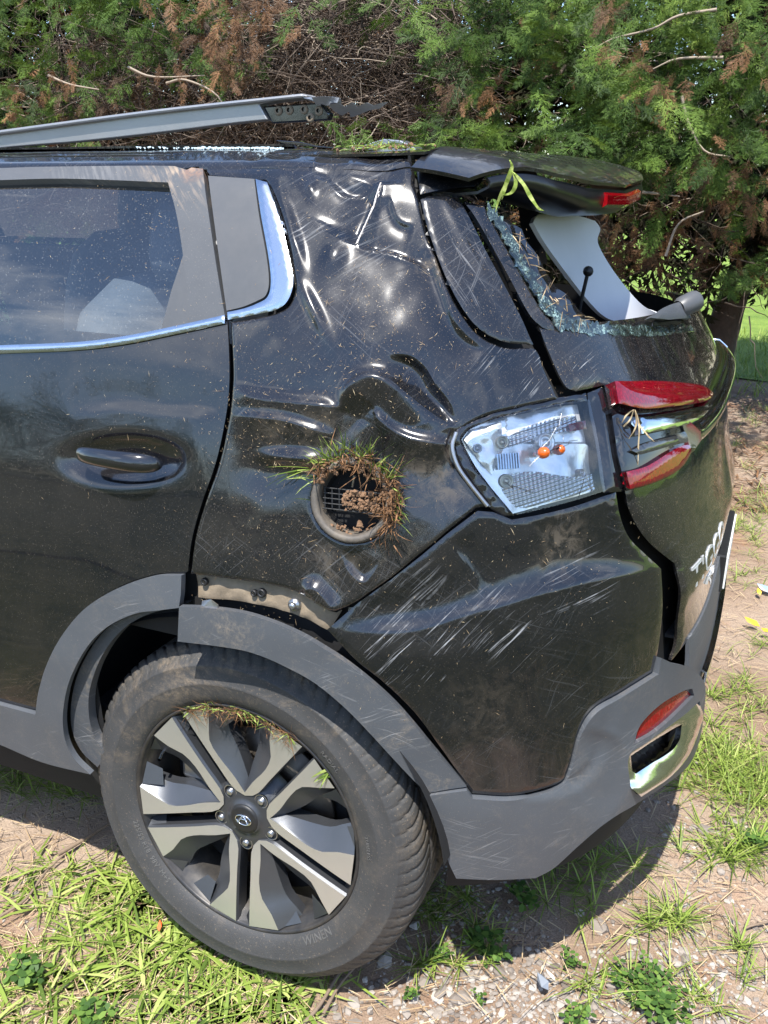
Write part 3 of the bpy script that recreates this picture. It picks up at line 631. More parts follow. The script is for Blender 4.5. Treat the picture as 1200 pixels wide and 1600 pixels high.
    # lower bumper cladding wraps the corner: laid from the tracing, then carried on to the far side
    bl = join([(668, 1235), (728, 1227)], catmull([(737, 1240), (800, 1242), (870, 1225), (888, 1198), (903, 1142), (925, 1107), (965, 1082), (1018, 1049)]), [(1022, 1024), (1040, 1033)],
              catmull([(1040, 1033), (1070, 1042), (1090, 1065), (1092, 1092)]), catmull([(1092, 1092), (1086, 1140), (1070, 1185), (1040, 1214), (985, 1250), (945, 1273), (900, 1310), (860, 1346), (832, 1362)]),
              catmull([(832, 1362), (770, 1365), (712, 1362)]), catmull([(712, 1362), (700, 1335), (688, 1290), (668, 1235)]))
    slot = join(catmull([(975, 1225), (972, 1178), (1000, 1156), (1058, 1115), (1083, 1093)]), [(1084, 1100), (1080, 1120)], catmull([(1080, 1120), (1060, 1170), (1030, 1205), (985, 1235)]))
    refl = join([(980, 1158)], catmull([(980, 1158), (990, 1128), (1020, 1098), (1055, 1078), (1071, 1074)]), [(1074, 1085)], catmull([(1074, 1085), (1040, 1118), (1010, 1142), (980, 1158)]))
    def low_disp(q):
        o = crease(q, [(900, 1130), (960, 1150), (970, 1230), (930, 1290)], 0.010, 30, 90, 1)
        return o+0.0012*snoise(q, 80, 8)+crease(q, [(740, 1240), (860, 1240), (930, 1205), (960, 1100)], 0.006, 16, 80, -1)
    panel('bumper_cladding', bl, M_clad, CAR, off=0.014, h=7, disp=low_disp, holes=[slot, refl], roll=(0.008, 9), thick=0.014)
    panel('reflector', refl, M_redd, CAR, off=0.008, h=6, roll=(0.004, 6), thick=0.008)
    ex = panel('exhaust_surround', slot, M_chrome, CAR, off=0.006, disp=lambda q: .020*np.exp(-(polydist(np.array([(978, 1236), (1030, 1207), (1064, 1168), (1084, 1116)], float), q, False)[0]/17)**2), h=4, roll=(0.006, 7), thick=0.012,
          holes=[join([(984, 1203)], catmull([(983, 1180), (1005, 1165), (1035, 1146), (1058, 1130)]), catmull([(1058, 1130), (1050, 1158), (1028, 1180), (988, 1206)]))])
    panel('exhaust_mesh', slot, M_black, ex, off=-0.022, h=5, disp=lambda q: 0.004*np.sin(q[:, 0]*.5)*np.sin(q[:, 1]*.5), roll=None, thick=0.004)
    # D pillar panel and black gap strips
    dp = join(catmull([(657, 313), (668, 356), (693, 425), (720, 478), (750, 515), (788, 535), (832, 539)]), catmull([(832, 539), (805, 480), (765, 405), (722, 320)]), [(722, 320), (703, 308), (668, 308)])
    def dpd(q):
        return crease(q, [(688, 308), (720, 370), (765, 450), (800, 520)], 0.003, 8, 60, 1)+0.0008*snoise(q, 50, 3)
    panel('pillar_panel', dp, M_pillar, CAR, off=0.004, h=5, disp=dpd, roll=(0.004, 6), thick=0.01)
car_side()

def tail_parts():
    # --- tailgate: built over its full width in Y,Z
    def X_of(y, z):
        ys = np.interp(z, _zz, YS); xr = np.interp(z, _zz, XR); v = np.clip(np.abs(YC-y)/(YC-ys), 0, 1)
        return X0+(xr-X0)*np.maximum(1-v**NN, 0)**(1/NN)
    def yz(pts):
        P, N = hit(pts); return [(p[1], p[2]) for p in P]
    def gate(name, left_px, mat, parent, zr=None, off=0.0, h=0.012, thick=0.006, disp=None, mirror=True, right=None):
        L = [(a*1000, b*1000) for a, b in yz(left_px)]
        R = [(2*YC*1000-a, min(b, 1185)) for a, b in L[::-1]] if right is None else right
        poly = np.array(L+R); q, f = tri_fill(poly, h*1000); y, z = q[:, 0]/1000, q[:, 1]/1000
        P = np.stack([X_of(y, z), y, z], -1); N = grad(P); o = np.full(len(q), off)
        if disp: o += disp(y, z)
        d = polydist(poly, q)[0]; o -= 0.005*np.clip(1-d/9, 0, 1)**2
        V = P+N*o[:, None]; a, b, c = V[f[:, 0]], V[f[:, 1]], V[f[:, 2]]
        fl = (np.cross(b-a, c-a)*N[f[:, 0]]).sum(1) < 0; f[fl] = f[fl][:, ::-1]
        ob = mesh_obj(name, V, f, mat, parent); solid(ob, thick); return ob
    zl = lambda px, py: hit([(px, py)])[0][0][2]
    # lower skin with the recess for the plate under the chrome bar
    left = join(catmull([(842, 508), (856, 545), (882, 600), (900, 611)]), [(900, 611), (945, 601)], catmull([(945, 601), (955, 650), (965, 710), (978, 770)]),
                catmull([(978, 770), (985, 800), (1010, 842), (1052, 880)]), catmull([(1052, 880), (1058, 950), (1058, 1000), (1050, 1032)]))
    def gd(y, z):
        rec = 1/(1+np.exp(-(1.035-z)/.008))*1/(1+np.exp(-(z-.90)/.012))*1/(1+np.exp(-(y-.50)/.02))
        fold = 0.006*np.exp(-((y-.95)/.05)**2-((z-.86)/.06)**2)
        return 0*rec*np.clip((1.34-y)/.05, 0, 1)+fold+0.010*np.exp(-((z-.80)/.05)**2)
    G = gate('tailgate', left, M_gate, CAR, off=0.004, disp=gd)
    # window surround: strip from the gap to the glass edge
    ol = catmull([(724, 316), (745, 345), (790, 425), (825, 490), (846, 512)])
    il = catmull([(846, 512), (866, 522), (868, 512), (840, 478), (810, 425), (780, 370), (755, 322)])
    panel('tailgate_frame', join(ol, [(880, 527), (1000, 533), (1082, 524), (1080, 519), (1000, 524), (900, 522)], il[2:]), M_gate, CAR, off=0.004, h=5, thick=0.02, roll=(0.003, 4))
    # crushed edge of the rear glass, jagged
    rj = np.random.default_rng(3)
    o1 = catmull([(756, 322), (782, 372), (812, 428), (842, 478), (868, 510), (900, 520), (950, 524), (1010, 527), (1080, 520)], 10)
    i1 = catmull([(1076, 506), (1045, 508), (1000, 509), (950, 509), (905, 504), (874, 492), (848, 458), (818, 408), (790, 356), (770, 325)], 10)
    o1 = o1+rj.normal(0, 2.2, o1.shape); i1 = i1+rj.normal(0, 3.0, i1.shape)
    o1[38:44] += [0, 8]
    panel('broken_glass_edge', join(o1, i1), M_crush, CAR, off=0.005, h=4, disp=lambda q: 0.0003*snoise(q, 7, 2), roll=None, thick=0.003, smooth=False)
    # inner frame of the tailgate
    inn = join(catmull([(786, 326), (800, 352), (826, 400), (855, 448), (880, 480), (905, 496), (960, 504)]), [(960, 504), (925, 478)], catmull([(925, 478), (890, 437), (855, 388), (832, 345)]), [(832, 345), (805, 330)])
    panel('inner_frame', inn, M_gloss, CAR, off=-0.022, h=6, disp=lambda q: 0.006*snoise(q, 28, 6)+crease(q, [(800, 335), (850, 410), (900, 470)], 0.006, 8, 20, -1), roll=(0.005, 6), thick=0.03)
    # grey lining of the far pillar seen through the broken window, bowed sheet
    lin = join(catmull([(833, 348), (838, 338), (850, 335), (900, 337), (930, 345)]), catmull([(930, 345), (938, 358), (934, 378), (950, 410), (975, 445), (1003, 476), (1030, 491)]), [(1030, 491), (1008, 503)],
               catmull([(1008, 503), (975, 504), (945, 495), (915, 465), (880, 420), (850, 378), (833, 348)]))
    q, f = tri_fill(lin, 6); d = rays(q)
    u = (q[:, 0]-833)/190; v = (q[:, 1]-335)/170
    Yd = 0.62+0.55*u+0.20*np.sin(np.clip(u*2.2-v, -1, 2)*1.6); t = (Yd-CAMP[1])/d[:, 1]; V = CAMP+d*t[:, None]
    a, b, c = V[f[:, 0]], V[f[:, 1]], V[f[:, 2]]; fl = (np.cross(b-a, c-a)*(CAMP-a)).sum(1) < 0; f[fl] = f[fl][:, ::-1]
    lo = mesh_obj('pillar_lining', V, f, M_inner, CAR); solid(lo, 0.008)
    # belt buckle stalk on the lining
    pth = [at_y(x, y, .80) for x, y in ((918, 428), (914, 445), (908, 470), (905, 490))]; tube('seat_belt_stalk', [pth], [0.004], M_black, CAR)
    V, f = lathe([(-.01, .0), (-.008, .008), (0, .011), (.008, .008), (.01, 0)], 12); b = mesh_obj('belt_button', V, f, M_black, CAR); b.location = at_y(919, 424, .80)
    # wiper hub and its cover on the lower right of the glass
    wc = join(catmull([(1000, 503), (1020, 488), (1048, 478), (1056, 486)]), [(1056, 486), (1066, 503)], [(1030, 506)])
    panel('wiper_cover', wc, M_clad, CAR, off=0.022, h=5, thick=0.012)
    p0, p1 = at_y(1060, 482, .82), at_y(1088, 469, .86)
    V, f = tube_mesh([[p0, p0*.8+p1*.2, p0*.2+p1*.8, p1, p1+(p1-p0)*.02]], [[.016, .021, .022, .021, .002]], 16); bevel(mesh_obj('wiper_hub', V, f, M_trim, CAR), .002)
    # lamps of the tailgate
    up_l = join([(946, 602)], catmull([(946, 602), (1000, 599), (1060, 602), (1088, 608), (1103, 624)]), catmull([(1103, 624), (1080, 634), (1040, 640), (992, 644), (952, 636)]))
    T = panel('tail_light', up_l, M_red, CAR, off=0.022, h=4.5, roll=(0.008, 9), thick=0.02, disp=lambda q: crease(q, [(946, 604), (990, 622), (1100, 628)], 0.012, 14, 50, -1)); T['label'] = 'long dark red upper tail lamp'
    dk = join([(952, 640)], catmull([(952, 640), (1000, 648), (1104, 632)]), catmull([(1104, 632), (1106, 660), (1085, 700), (1072, 712)]), catmull([(1072, 712), (1050, 740), (1010, 758), (976, 767)]), [(962, 710)])
    panel('lamp_housing', dk, M_gloss, CAR, off=0.006, h=6, roll=(0.004, 6), thick=0.02)
    panel('reversing_lens', join(catmull([(978, 706), (1000, 694), (1040, 682), (1078, 672)]), catmull([(1078, 672), (1076, 688), (1040, 698), (992, 712)])), M_smoke, CAR, off=0.014, h=5, roll=(0.004, 6), thick=0.01)
    T2 = panel('tail_light', join(catmull([(968, 738), (1000, 729), (1035, 708), (1055, 698), (1069, 697)]), catmull([(1069, 697), (1066, 712), (1048, 735), (1010, 754), (974, 764)])), M_red, CAR, off=0.016, h=4.5, roll=(0.006, 7), thick=0.012)
    T2['label'] = 'small curved lower red lamp'
    cb = panel('chrome_bar', join(catmull([(979, 660), (1030, 651), (1075, 641), (1098, 633), (1106, 618)]), catmull([(1109, 622), (1110, 650)]), catmull([(1110, 650), (1080, 662), (1030, 674), (984, 683)])), M_chrome, CAR, off=0.026, h=5, roll=(0.004, 5), thick=0.014)
    # the bar's run across the tailgate, a lozenge section swept in Y
    ys_ = np.linspace(.50, 1.40, 26); P = []
    for y in ys_:
        x = float(X_of(np.array([y]), np.array([1.06]))[0]); P.append((x+.004, y, 1.062))
    sec = [(-.01, -.022), (.026, -.020), (.032, -.008), (.030, .006), (.010, .022), (-.01, .024)]
    V = [(p[0]+a, p[1], p[2]+b) for p in P for a, b in sec]; k = len(sec)
    Fc = [(i*k+j, i*k+(j+1) % k, (i+1)*k+(j+1) % k, (i+1)*k+j) for i in range(len(P)-1) for j in range(k)]+[tuple(range(k)), tuple(range(len(P)*k-1, (len(P)-1)*k-1, -1))]
    bevel(mesh_obj('chrome_bar', V, Fc, M_chrome, CAR), .003)
    xh = float(X_of(np.array([.86]), np.array([1.0]))[0]); box('tailgate_release', (xh-.03, .80, .985), (xh+.004, 1.04, 1.03), M_gloss, CAR, .006)
    # plate, its frame and the badge letters
    xp = float(X_of(np.array([.92]), np.array([.62]))[0])+.022
    pf = box('licence_plate', (.735, .94, .575), (.762, 1.27, .668), M_black, CAR, .004); wp = simple('plate_white', (.75, .76, .76), .35)
    box('plate_face', (.7625, .948, .582), (.7665, 1.262, .661), wp, pf, .001)
    def letters(name, s, size, y0, z0, ext, tilt=0.0):
        V, Fc = text_mesh(s, size, ext); y = y0+V[:, 0]*1.45; z = z0+V[:, 1]+tilt*V[:, 0]
        P = np.stack([X_of(y, z), y, z], -1); N = grad(P); P = P+N*(0.010+V[:, 2])[:, None]
        mesh_obj(name, P, Fc, M_badge, G, False)
    b0 = hit([(1069, 922)])[0][0]; letters('badge_lettering', 'TIGGO', .064, b0[1], b0[2], .004); letters('badge_lettering', 'PRO', .026, b0[1]+.12, b0[2]-.035, .003)
    # --- exposed lamp on the quarter
    lamp = join(catmull([(724, 684), (738, 668), (790, 650), (870, 632), (918, 625)]), catmull([(918, 625), (930, 680), (938, 730), (943, 767)]), catmull([(943, 767), (880, 786), (806, 804)]), catmull([(806, 804), (786, 782), (762, 752), (738, 718), (724, 684)]))
    LU = empty('tail_lamp_unit', (0, 0, 0), CAR); LU['label'] = 'clear tail lamp unit stripped of its outer lens'
    panel('lamp_bowl', lamp, M_mirror, LU, off=-0.020, h=5, roll=None, thick=0.004, disp=lambda q: 0.008*snoise(q, 60, 11)+0.0015*snoise(q, 22, 4)-0.006*(q[:, 1] < 690)*(q[:, 0] > 800))
    panel('lamp_ribs', join(catmull([(792, 742), (840, 736), (900, 744), (936, 740)]), [(936, 740), (941, 765)], catmull([(941, 765), (880, 783), (808, 800)]), catmull([(808, 800), (790, 775), (783, 755)])), M_ribs, LU, off=-0.014, h=5, roll=(.004, 5), thick=.01)
    panel('lamp_ribs', join(catmull([(796, 684), (830, 664), (880, 648), (912, 644)]), [(912, 644), (916, 668)], catmull([(916, 668), (870, 676), (826, 690), (800, 698)])), M_ribs, LU, off=-0.016, h=5, roll=(.004, 5), thick=.01)
    panel('side_mirror', join([(727, 686), (740, 670), (788, 656), (792, 700), (772, 742), (748, 716)]), M_mirror, LU, off=-0.012, h=5, roll=(.004, 5), thick=.004, disp=lambda q: 0.004*snoise(q, 16, 5))
    def socket(x, y, r, mat, dep=.02, nm='bulb_socket'):
        m = frame_px(x, y, -0.012); V, f = lathe([(-.006, .0002), (-.006, r*.35), (-.001, r*.5), (-.001, r*.7), (-.006, r*.8), (-.005, r), (dep, r*1.05)], 18)
        o = mesh_obj(nm, V, f, mat, LU); set_mat4(o, m); return o
    M_brass = simple('socket_metal', (.50, .45, .34), .3, .9, var=.2)
    socket(788, 690, .010, M_brass); socket(794, 752, .011, M_brass); socket(748, 700, .007, M_metal); socket(915, 738, .006, M_metal); socket(858, 690, .015, M_mirror, nm='bulb_reflector')
    m = frame_px(847, 708, .0); V, f = lathe([(-.016, .0), (-.0145, .005), (-.010, .0085), (-.003, .0095), (.004, .0078), (.010, .005), (.02, .005)], 20); set_mat4(mesh_obj('amber_bulb', V, f, M_orange, LU), m)
    m = frame_px(876, 702, -.006); V, f = lathe([(-.012, .0), (-.010, .006), (-.004, .009), (.004, .008), (.014, .005)], 18); b = mesh_obj('amber_bulb', V, f, M_orange, LU); set_mat4(b, m)
    # ribbed grey heat sink
    m = frame_px(797, 720, -.010)
    for k in range(9):
        b = box('cooling_fin', (-.018+k*.0042, -.004, -.012), (-.0162+k*.0042, .012, .012), M_satin, LU); set_mat4(b, m)
    panel('red_insert', np.array([(893, 661), (920, 655), (922, 668), (896, 673)]), M_red, LU, off=-0.006, h=5, roll=(.002, 3), thick=.01)
    rc = np.random.default_rng(9)
    for _ in range(7):
        a = np.array([rc.uniform(740, 925), rc.uniform(650, 780)]); d_ = rc.normal(size=2); d_ /= np.linalg.norm(d_); q_ = [a+d_*t_*rc.uniform(24, 60)/4+rc.normal(0, 3, 2) for t_ in range(6)]
        q_ = [p_ for p_ in q_ if inside(lamp, np.array([p_]))[0]]
        if len(q_) > 2: P_, N_ = hit(q_); tube('lens_crack', [P_+N_*.0045], [.0005], M_metal if _ % 2 else M_black, LU, 4)
    panel('lamp_lens', lamp, M_clear, LU, off=0.004, h=8, roll=(0.004, 6), thick=0)
    panel('seal_strip', join(catmull([(706, 690), (716, 668), (760, 646), (820, 631), (870, 621), (920, 612)]), [(920, 612), (921, 624)], catmull([(921, 624), (870, 633), (792, 651), (740, 668), (722, 686)]),
          catmull([(722, 686), (740, 722), (764, 756), (788, 785), (806, 806)]), [(790, 808)], catmull([(768, 796), (740, 760), (716, 720)])), M_gloss, CAR, off=-0.004, h=5, roll=(.003, 4), thick=.02, disp=lambda q: 0.003*snoise(q, 18, 3))
    V = [hit([p])[0][0]+hit([p])[1][0]*.006 for p in ((712, 676), (706, 700), (714, 728), (730, 752), (748, 775), (760, 790))]
    tube('bent_panel_lip', [catmull(V, 5)], [0.0035], M_metal, CAR)
    panel('lamp_bracket', join([(921, 613), (945, 603)], catmull([(945, 603), (955, 650), (965, 710), (977, 768)]), [(977, 768), (946, 770)], catmull([(946, 770), (938, 700), (924, 630)])), M_gloss, CAR, off=-0.002, h=5, roll=(.003, 5), thick=.02, disp=lambda q: crease(q, [(935, 610), (948, 690), (960, 768)], .006, 6, 30, 1))
    # black gap between bumper and tailgate, a deep channel
    panel('gap_channel', join([(944, 768), (980, 762)], catmull([(985, 795), (1012, 838), (1056, 878), (1062, 960), (1060, 1040)]), [(1020, 1060)], catmull([(1010, 1040), (1018, 960), (1015, 890), (985, 862), (960, 830), (948, 790)])), M_gap, CAR, off=-0.05, h=8, roll=None, thick=.004)
    # far part of the bumper across the tail, swept in Y
    zs = np.array([.37, .40, .44, .49, .54, .59, .635, .64]); ex = np.array([-.06, -.01, .008, .014, .018, .022, .018, -.06])
    ysw = np.linspace(.50, 1.60, 50); V = []
    for y in ysw:
        for z, e in zip(zs, ex):
            V.append((float(X_of(np.array([y]), np.array([z]))[0])+e-.012, y, z+0.03))
    k = len(zs); n = len(ysw); Fc = [(i*k+j, i*k+j+1, (i+1)*k+j+1, (i+1)*k+j) for i in range(n-1) for j in range(k-1)]
    solid(mesh_obj('bumper_centre', V, Fc, M_clad, CAR), .008, 1.0)
    V = []
    for y in ysw[6:]:
        for z, e in ((.500, .020), (.505, .027), (.528, .030), (.533, .020)): V.append((float(X_of(np.array([y]), np.array([z]))[0])+e-.012, y, z))
    n = len(ysw[6:]); Fc = [(i*4+j, i*4+j+1, (i+1)*4+j+1, (i+1)*4+j) for i in range(n-1) for j in range(3)]
    solid(mesh_obj('skid_strip', V, Fc, M_chrome, CAR), .005, 1.0)
    # --- spoiler: upper skin, underside and high brake light
    XT = lambda y: float(np.interp(min(y, 1.84-y), [.25, .30, .36, .45, .60, .92], [.33, .355, .385, .420, .448, .462]))
    zsk = lambda x, y: 1.531-.056*max(0, (x-.20)/.27)**1.7-.016*max(0, (x-.20)/.27)**7-.030*max(0, (.42-min(y, 1.84-y))/.15)**2
    cols = 60; rows = 16; V = []
    for i in range(cols+1):
        y = .262+(1.84-.524)*i/cols
        for j in range(rows+1):
            x = .243+(XT(y)-.243)*j/rows; V.append((x, y, zsk(x, y)+(.0015*noise.noise(Vector((x*14, y*14, 3))))))
    k = rows+1; Fc = [(i*k+j, i*k+j+1, (i+1)*k+j+1, (i+1)*k+j) for i in range(cols) for j in range(rows)]
    sp = mesh_obj('spoiler', V, [f[::-1] for f in Fc], M_spoiler, CAR); solid(sp, .006, -1.0)
    sec = [(.0, -.006), (.006, -.018), (.004, -.034), (-.014, -.050), (-.05, -.056), (-.12, -.040)]; V = []
    for i in range(cols+1):
        y = .30+(1.84-.60)*i/cols
        for a, b in sec: x = XT(y)+a-.002; V.append((x, y, zsk(XT(y), y)+b*min(1, .55+.45*i/14, .55+.45*(cols-i)/14)))
    k = len(sec); Fc = [(i*k+j, i*k+j+1, (i+1)*k+j+1, (i+1)*k+j) for i in range(cols) for j in range(k-1)]
    solid(mesh_obj('spoiler_underside', V, Fc, M_under, sp), .004, -1)
    fp = join(catmull([(647, 240), (700, 241), (760, 247), (820, 254)]), catmull([(820, 254), (800, 262), (775, 268), (757, 276), (746, 289), (698, 294), (657, 303)]))
    panel('spoiler_flank', fp, M_spoiler, sp, off=.001, h=6, roll=(.003, 5), thick=.01)
    V = []; 
    for i in range(13):
        y = .72+i*.035; x0 = XT(y); z0 = zsk(x0, y)
        for a, b in ((.002, -.012), (.010, -.017), (.010, -.034), (.0, -.040)): V.append((x0+a, y, z0+b))
    Fc = [(i*4+j, (i+1)*4+j, (i+1)*4+j+1, i*4+j+1) for i in range(12) for j in range(3)]+[(0, 1, 2, 3), (51, 50, 49, 48), ]+[(i*4+3, (i+1)*4+3, (i+1)*4, i*4) for i in range(12)]
    mesh_obj('brake_light', V, Fc, M_redd, sp, False)
tail_parts()

def car_rest():
    # torn black gap beside the D pillar and under the panels: an inner shell a few cm inside the whole body
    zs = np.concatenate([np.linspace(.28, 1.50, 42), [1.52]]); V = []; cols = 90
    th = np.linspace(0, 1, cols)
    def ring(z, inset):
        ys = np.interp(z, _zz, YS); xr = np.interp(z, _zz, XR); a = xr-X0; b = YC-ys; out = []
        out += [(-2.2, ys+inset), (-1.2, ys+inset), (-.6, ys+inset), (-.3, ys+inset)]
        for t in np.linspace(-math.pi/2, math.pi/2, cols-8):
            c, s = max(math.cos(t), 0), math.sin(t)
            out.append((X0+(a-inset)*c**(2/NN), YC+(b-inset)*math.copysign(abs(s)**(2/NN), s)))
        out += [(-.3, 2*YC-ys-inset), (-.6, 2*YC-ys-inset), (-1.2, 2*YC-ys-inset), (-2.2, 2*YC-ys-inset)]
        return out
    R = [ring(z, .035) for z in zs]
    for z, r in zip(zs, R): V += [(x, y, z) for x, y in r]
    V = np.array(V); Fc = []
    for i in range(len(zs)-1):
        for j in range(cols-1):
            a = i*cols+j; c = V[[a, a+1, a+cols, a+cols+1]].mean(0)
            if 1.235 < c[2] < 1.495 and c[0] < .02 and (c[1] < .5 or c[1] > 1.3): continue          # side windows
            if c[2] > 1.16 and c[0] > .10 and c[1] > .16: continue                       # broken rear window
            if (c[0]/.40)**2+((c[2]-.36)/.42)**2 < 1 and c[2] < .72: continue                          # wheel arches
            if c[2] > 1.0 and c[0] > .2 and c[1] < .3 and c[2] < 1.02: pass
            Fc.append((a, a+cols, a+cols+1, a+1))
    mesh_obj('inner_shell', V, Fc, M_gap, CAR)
    # far side skin
    V = []; xs = [-2.2, -1.6, -1.2, -.8, -.5, -.3, -.1, .05]; zz = np.linspace(.3, 1.53, 30)
    pts = [(x, None) for x in xs]
    rows = []
    for z in zz:
        r = ring(z, 0.0)[cols//2:]; rows.append(r); V += [(x, y, z) for x, y in r]
    k = len(rows[0]); V = np.array(V); Fc = []
    for i in range(len(zz)-1):
        for j in range(k-1):
            a = i*k+j; c = V[[a, a+1, a+k, a+k+1]].mean(0)
            if 1.235 < c[2] < 1.48 and c[0] < .02 and c[1] > 1.3: continue
            if c[1] < 1.62 or (c[2] > 1.05 and c[0] > .05): continue
            if (c[0]/.40)**2+((c[2]-.36)/.42)**2 < 1 and c[2] < .76: continue
            Fc.append((a, a+k, a+k+1, a+1))
    solid(mesh_obj('far_side_panel', V, Fc, M_door, CAR), .004, 0)
    # roof
    nx, ny = 90, 40; gx, gy = np.meshgrid(np.linspace(-2.2, .25, nx), np.linspace(.30, 1.54, ny))
    q = np.stack([gx.ravel(), gy.ravel()], -1)
    Z = 1.536+.0035*snoise(q, .22, 3)-.02*np.exp(-((q[:, 0]+.1)/.3)**2-((q[:, 1]-.7)/.3)**2)
    Z -= .012*(np.abs(q[:, 1]-.92)/.62)**8
    i = np.arange(ny-1)[:, None]*nx+np.arange(nx-1)[None]
    solid(mesh_obj('roof', np.stack([q[:, 0], q[:, 1], Z], -1), np.stack([i, i+1, i+nx+1, i+nx], -1).reshape(-1, 4), M_quarter, CAR), .004)
    # cabin: floor, seats, headrests, roof lining, parcel area
    box('cabin_floor', (-2.1, .12, .42), (.5, 1.72, .46), M_innerd, CAR, .01)
    box('load_floor', (-.35, .2, .80), (.42, 1.64, .84), M_innerd, CAR, .01)
    def cushion(name, c, s, mat, parent, rot=0.0):
        bm = bmesh.new(); bmesh.ops.create_cube(bm, size=1.0)
        bmesh.ops.subdivide_edges(bm, edges=bm.edges[:], cuts=3, use_grid_fill=True)
        for v in bm.verts:
            p = v.co*2; n = p.copy(); L = (abs(p.x)**4+abs(p.y)**4+abs(p.z)**4)**.25; n = p/L if L else p
            v.co = Vector((n.x*s[0]/2, n.y*s[1]/2, n.z*s[2]/2))
        me = bpy.data.meshes.new(name); bm.to_mesh(me); bm.free(); me.materials.append(mat)
        for p in me.polygons: p.use_smooth = True
        o = bpy.data.objects.new(name, me); COL.objects.link(o); o.parent = parent; o.location = c; o.rotation_euler = (0, rot, 0); return o
    for y in (.42, .92, 1.42):
        s = cushion('rear_seat', (-.42, y, 1.0), (.16, .46, .62), M_seat, CAR, .22)
        cushion('headrest', (.08, 0, .40), (.11, .26, .17), M_seat, s)
    for y in (.5, 1.36):
        s = cushion('front_seat', (-1.25, y, 1.0), (.16, .50, .66), M_seat, CAR, .2); cushion('headrest', (.08, 0, .42), (.11, .26, .19), M_seat, s)
    # grey lining of the near pillar behind the door glass
    V = []; 
    for k in range(13):
        t = k/12; z = 1.02+.48*t; x = -.12-.10*math.sin(t*1.4)+.10*t*t
        V += [(x, .19+.10*t, z), (x+.20, .17+.11*t, z)]
    solid(mesh_obj('pillar_trim', V, [(2*i, 2*i+1, 2*i+3, 2*i+2) for i in range(12)], M_inner, CAR), .01)
    # far side glass
    gz = [(1.24, 1), (1.48, 1)]; V = [(-2.1, 1.74, 1.24), (0.0, 1.74, 1.24), (0.0, 1.63, 1.48), (-2.1, 1.63, 1.48)]
    mesh_obj('far_window', V, [(0, 1, 2, 3)], M_glass, CAR, False)
    for x in (-1.0, -1.05, -.02): pass
    box('far_pillar', (-1.02, 1.60, 1.2), (-.92, 1.70, 1.5), M_innerd, CAR, .01)
    # wheel housings
    for s in (0, 1):
        ta = np.linspace(math.radians(6), math.radians(176), 40); V = []
        for t in ta: V += [(.415*math.cos(t), .015, .37+.415*math.sin(t)), (.415*math.cos(t), .30, .37+.415*math.sin(t)), (.02*math.cos(t), .30, .37+.02*math.sin(t))]
        V = np.array(V); f = np.array([(3*i_+k_, 3*i_+k_+1, 3*i_+k_+4, 3*i_+k_+3) for i_ in range(39) for k_ in range(2)])
        if s: V[:, 1] = 1.84-V[:, 1]
        mesh_obj('wheel_liner', V, f, M_gap, CAR)
    box('underbody', (-2.1, .34, .30), (.42, 1.50, .36), M_gap, CAR, .02)
    tube('rear_axle', [[(0.05, .2, .36), (.05, 1.6, .36)]], [.03], M_gap, CAR, 10)
    # front door edge beyond the frame: simply the same skin carries on.  Rear door handle:
    m = frame_px(194, 716, .014) @ Matrix.Diagonal((1.02, 1.1, 1.15, 1))
    H = mesh_obj('door_handle', *handle_mesh(), M_gloss, CAR); set_mat4(H, m); sub = H.modifiers.new('s', 'SUBSURF'); sub.levels = 2; sub.render_levels = 2
    # torn gap strip by the D pillar
    panel('torn_gap', join(catmull([(640, 262), (650, 300), (664, 362), (686, 428), (712, 484), (742, 526), (786, 548), (838, 548)]), catmull([(838, 548), (880, 618), (892, 612), (840, 512), (800, 440), (725, 315), (700, 300), (650, 255)])), M_gap, CAR, off=-.03, h=9, roll=None, thick=.004)
    # buckled roof rail lying across the roof
    rail = empty('roof_rail', (0, 0, 0), CAR); rail['label'] = 'silver roof rail torn loose and bent up at its rear end'
    Yr = .55
    top = catmull([(-300, 245), (0, 206), (120, 189), (240, 174), (360, 160), (470, 148)]); bot = catmull([(418, 187), (360, 193), (240, 208), (120, 221), (0, 231), (-300, 262)])
    def slab(name, poly, Y, th_, mat, bev=.003, slope=0.0):
        V = []; n = len(poly)
        for x, y in poly: V.append(at_y(x, y, Y+slope*(y-190)))
        V = np.array(V); W = V.copy(); W[:, 1] += th_
        fc = [tuple(range(n))[::-1], tuple(range(n, 2*n))]+[(i, (i+1) % n, (i+1) % n+n, i+n) for i in range(n)]
        o = mesh_obj(name, np.concatenate([V, W]), fc, mat, rail, False); bevel(o, bev); return o
    slab('rail_beam', join(top, [(478, 150), (405, 163)], [(405, 163), (418, 187)], bot), Yr, .035, M_rail)
    slab('rail_lip', join(catmull([(-300, 243), (0, 203), (240, 171), (470, 146)]), [(480, 150), (470, 153)], catmull([(470, 153), (240, 178), (0, 210), (-300, 250)])), Yr-.012, .05, M_rail, .004)
    b = slab('rail_end', join([(410, 166), (500, 160), (515, 178), (512, 188), (425, 193)]), Yr+.01, .02, M_gloss)
    for x, y in ((435, 173), (452, 172), (475, 171), (498, 173), (485, 184)):
        V, f = lathe([(-.003, .004), (-.004, .007), (.0, .009)], 12); h_ = mesh_obj('bolt_hole', V, f, M_dirtmetal, rail); h_.location = at_y(x, y, Yr+.009)
    slab('rail_cap', join([(470, 152), (522, 151), (524, 161), (505, 164), (480, 156)]), Yr-.01, .03, M_metal)
    M_torn = simple('torn_alloy', (.55, .57, .60), .4, .3, var=.3, scale=90)
    slab('torn_skin', join([(512, 164), (528, 161), (538, 168), (549, 160), (556, 168), (572, 160), (582, 165), (603, 159), (590, 169), (574, 172), (562, 177), (547, 183), (545, 172), (532, 180), (522, 174)]), Yr+.02, .010, M_torn, .001, .006)
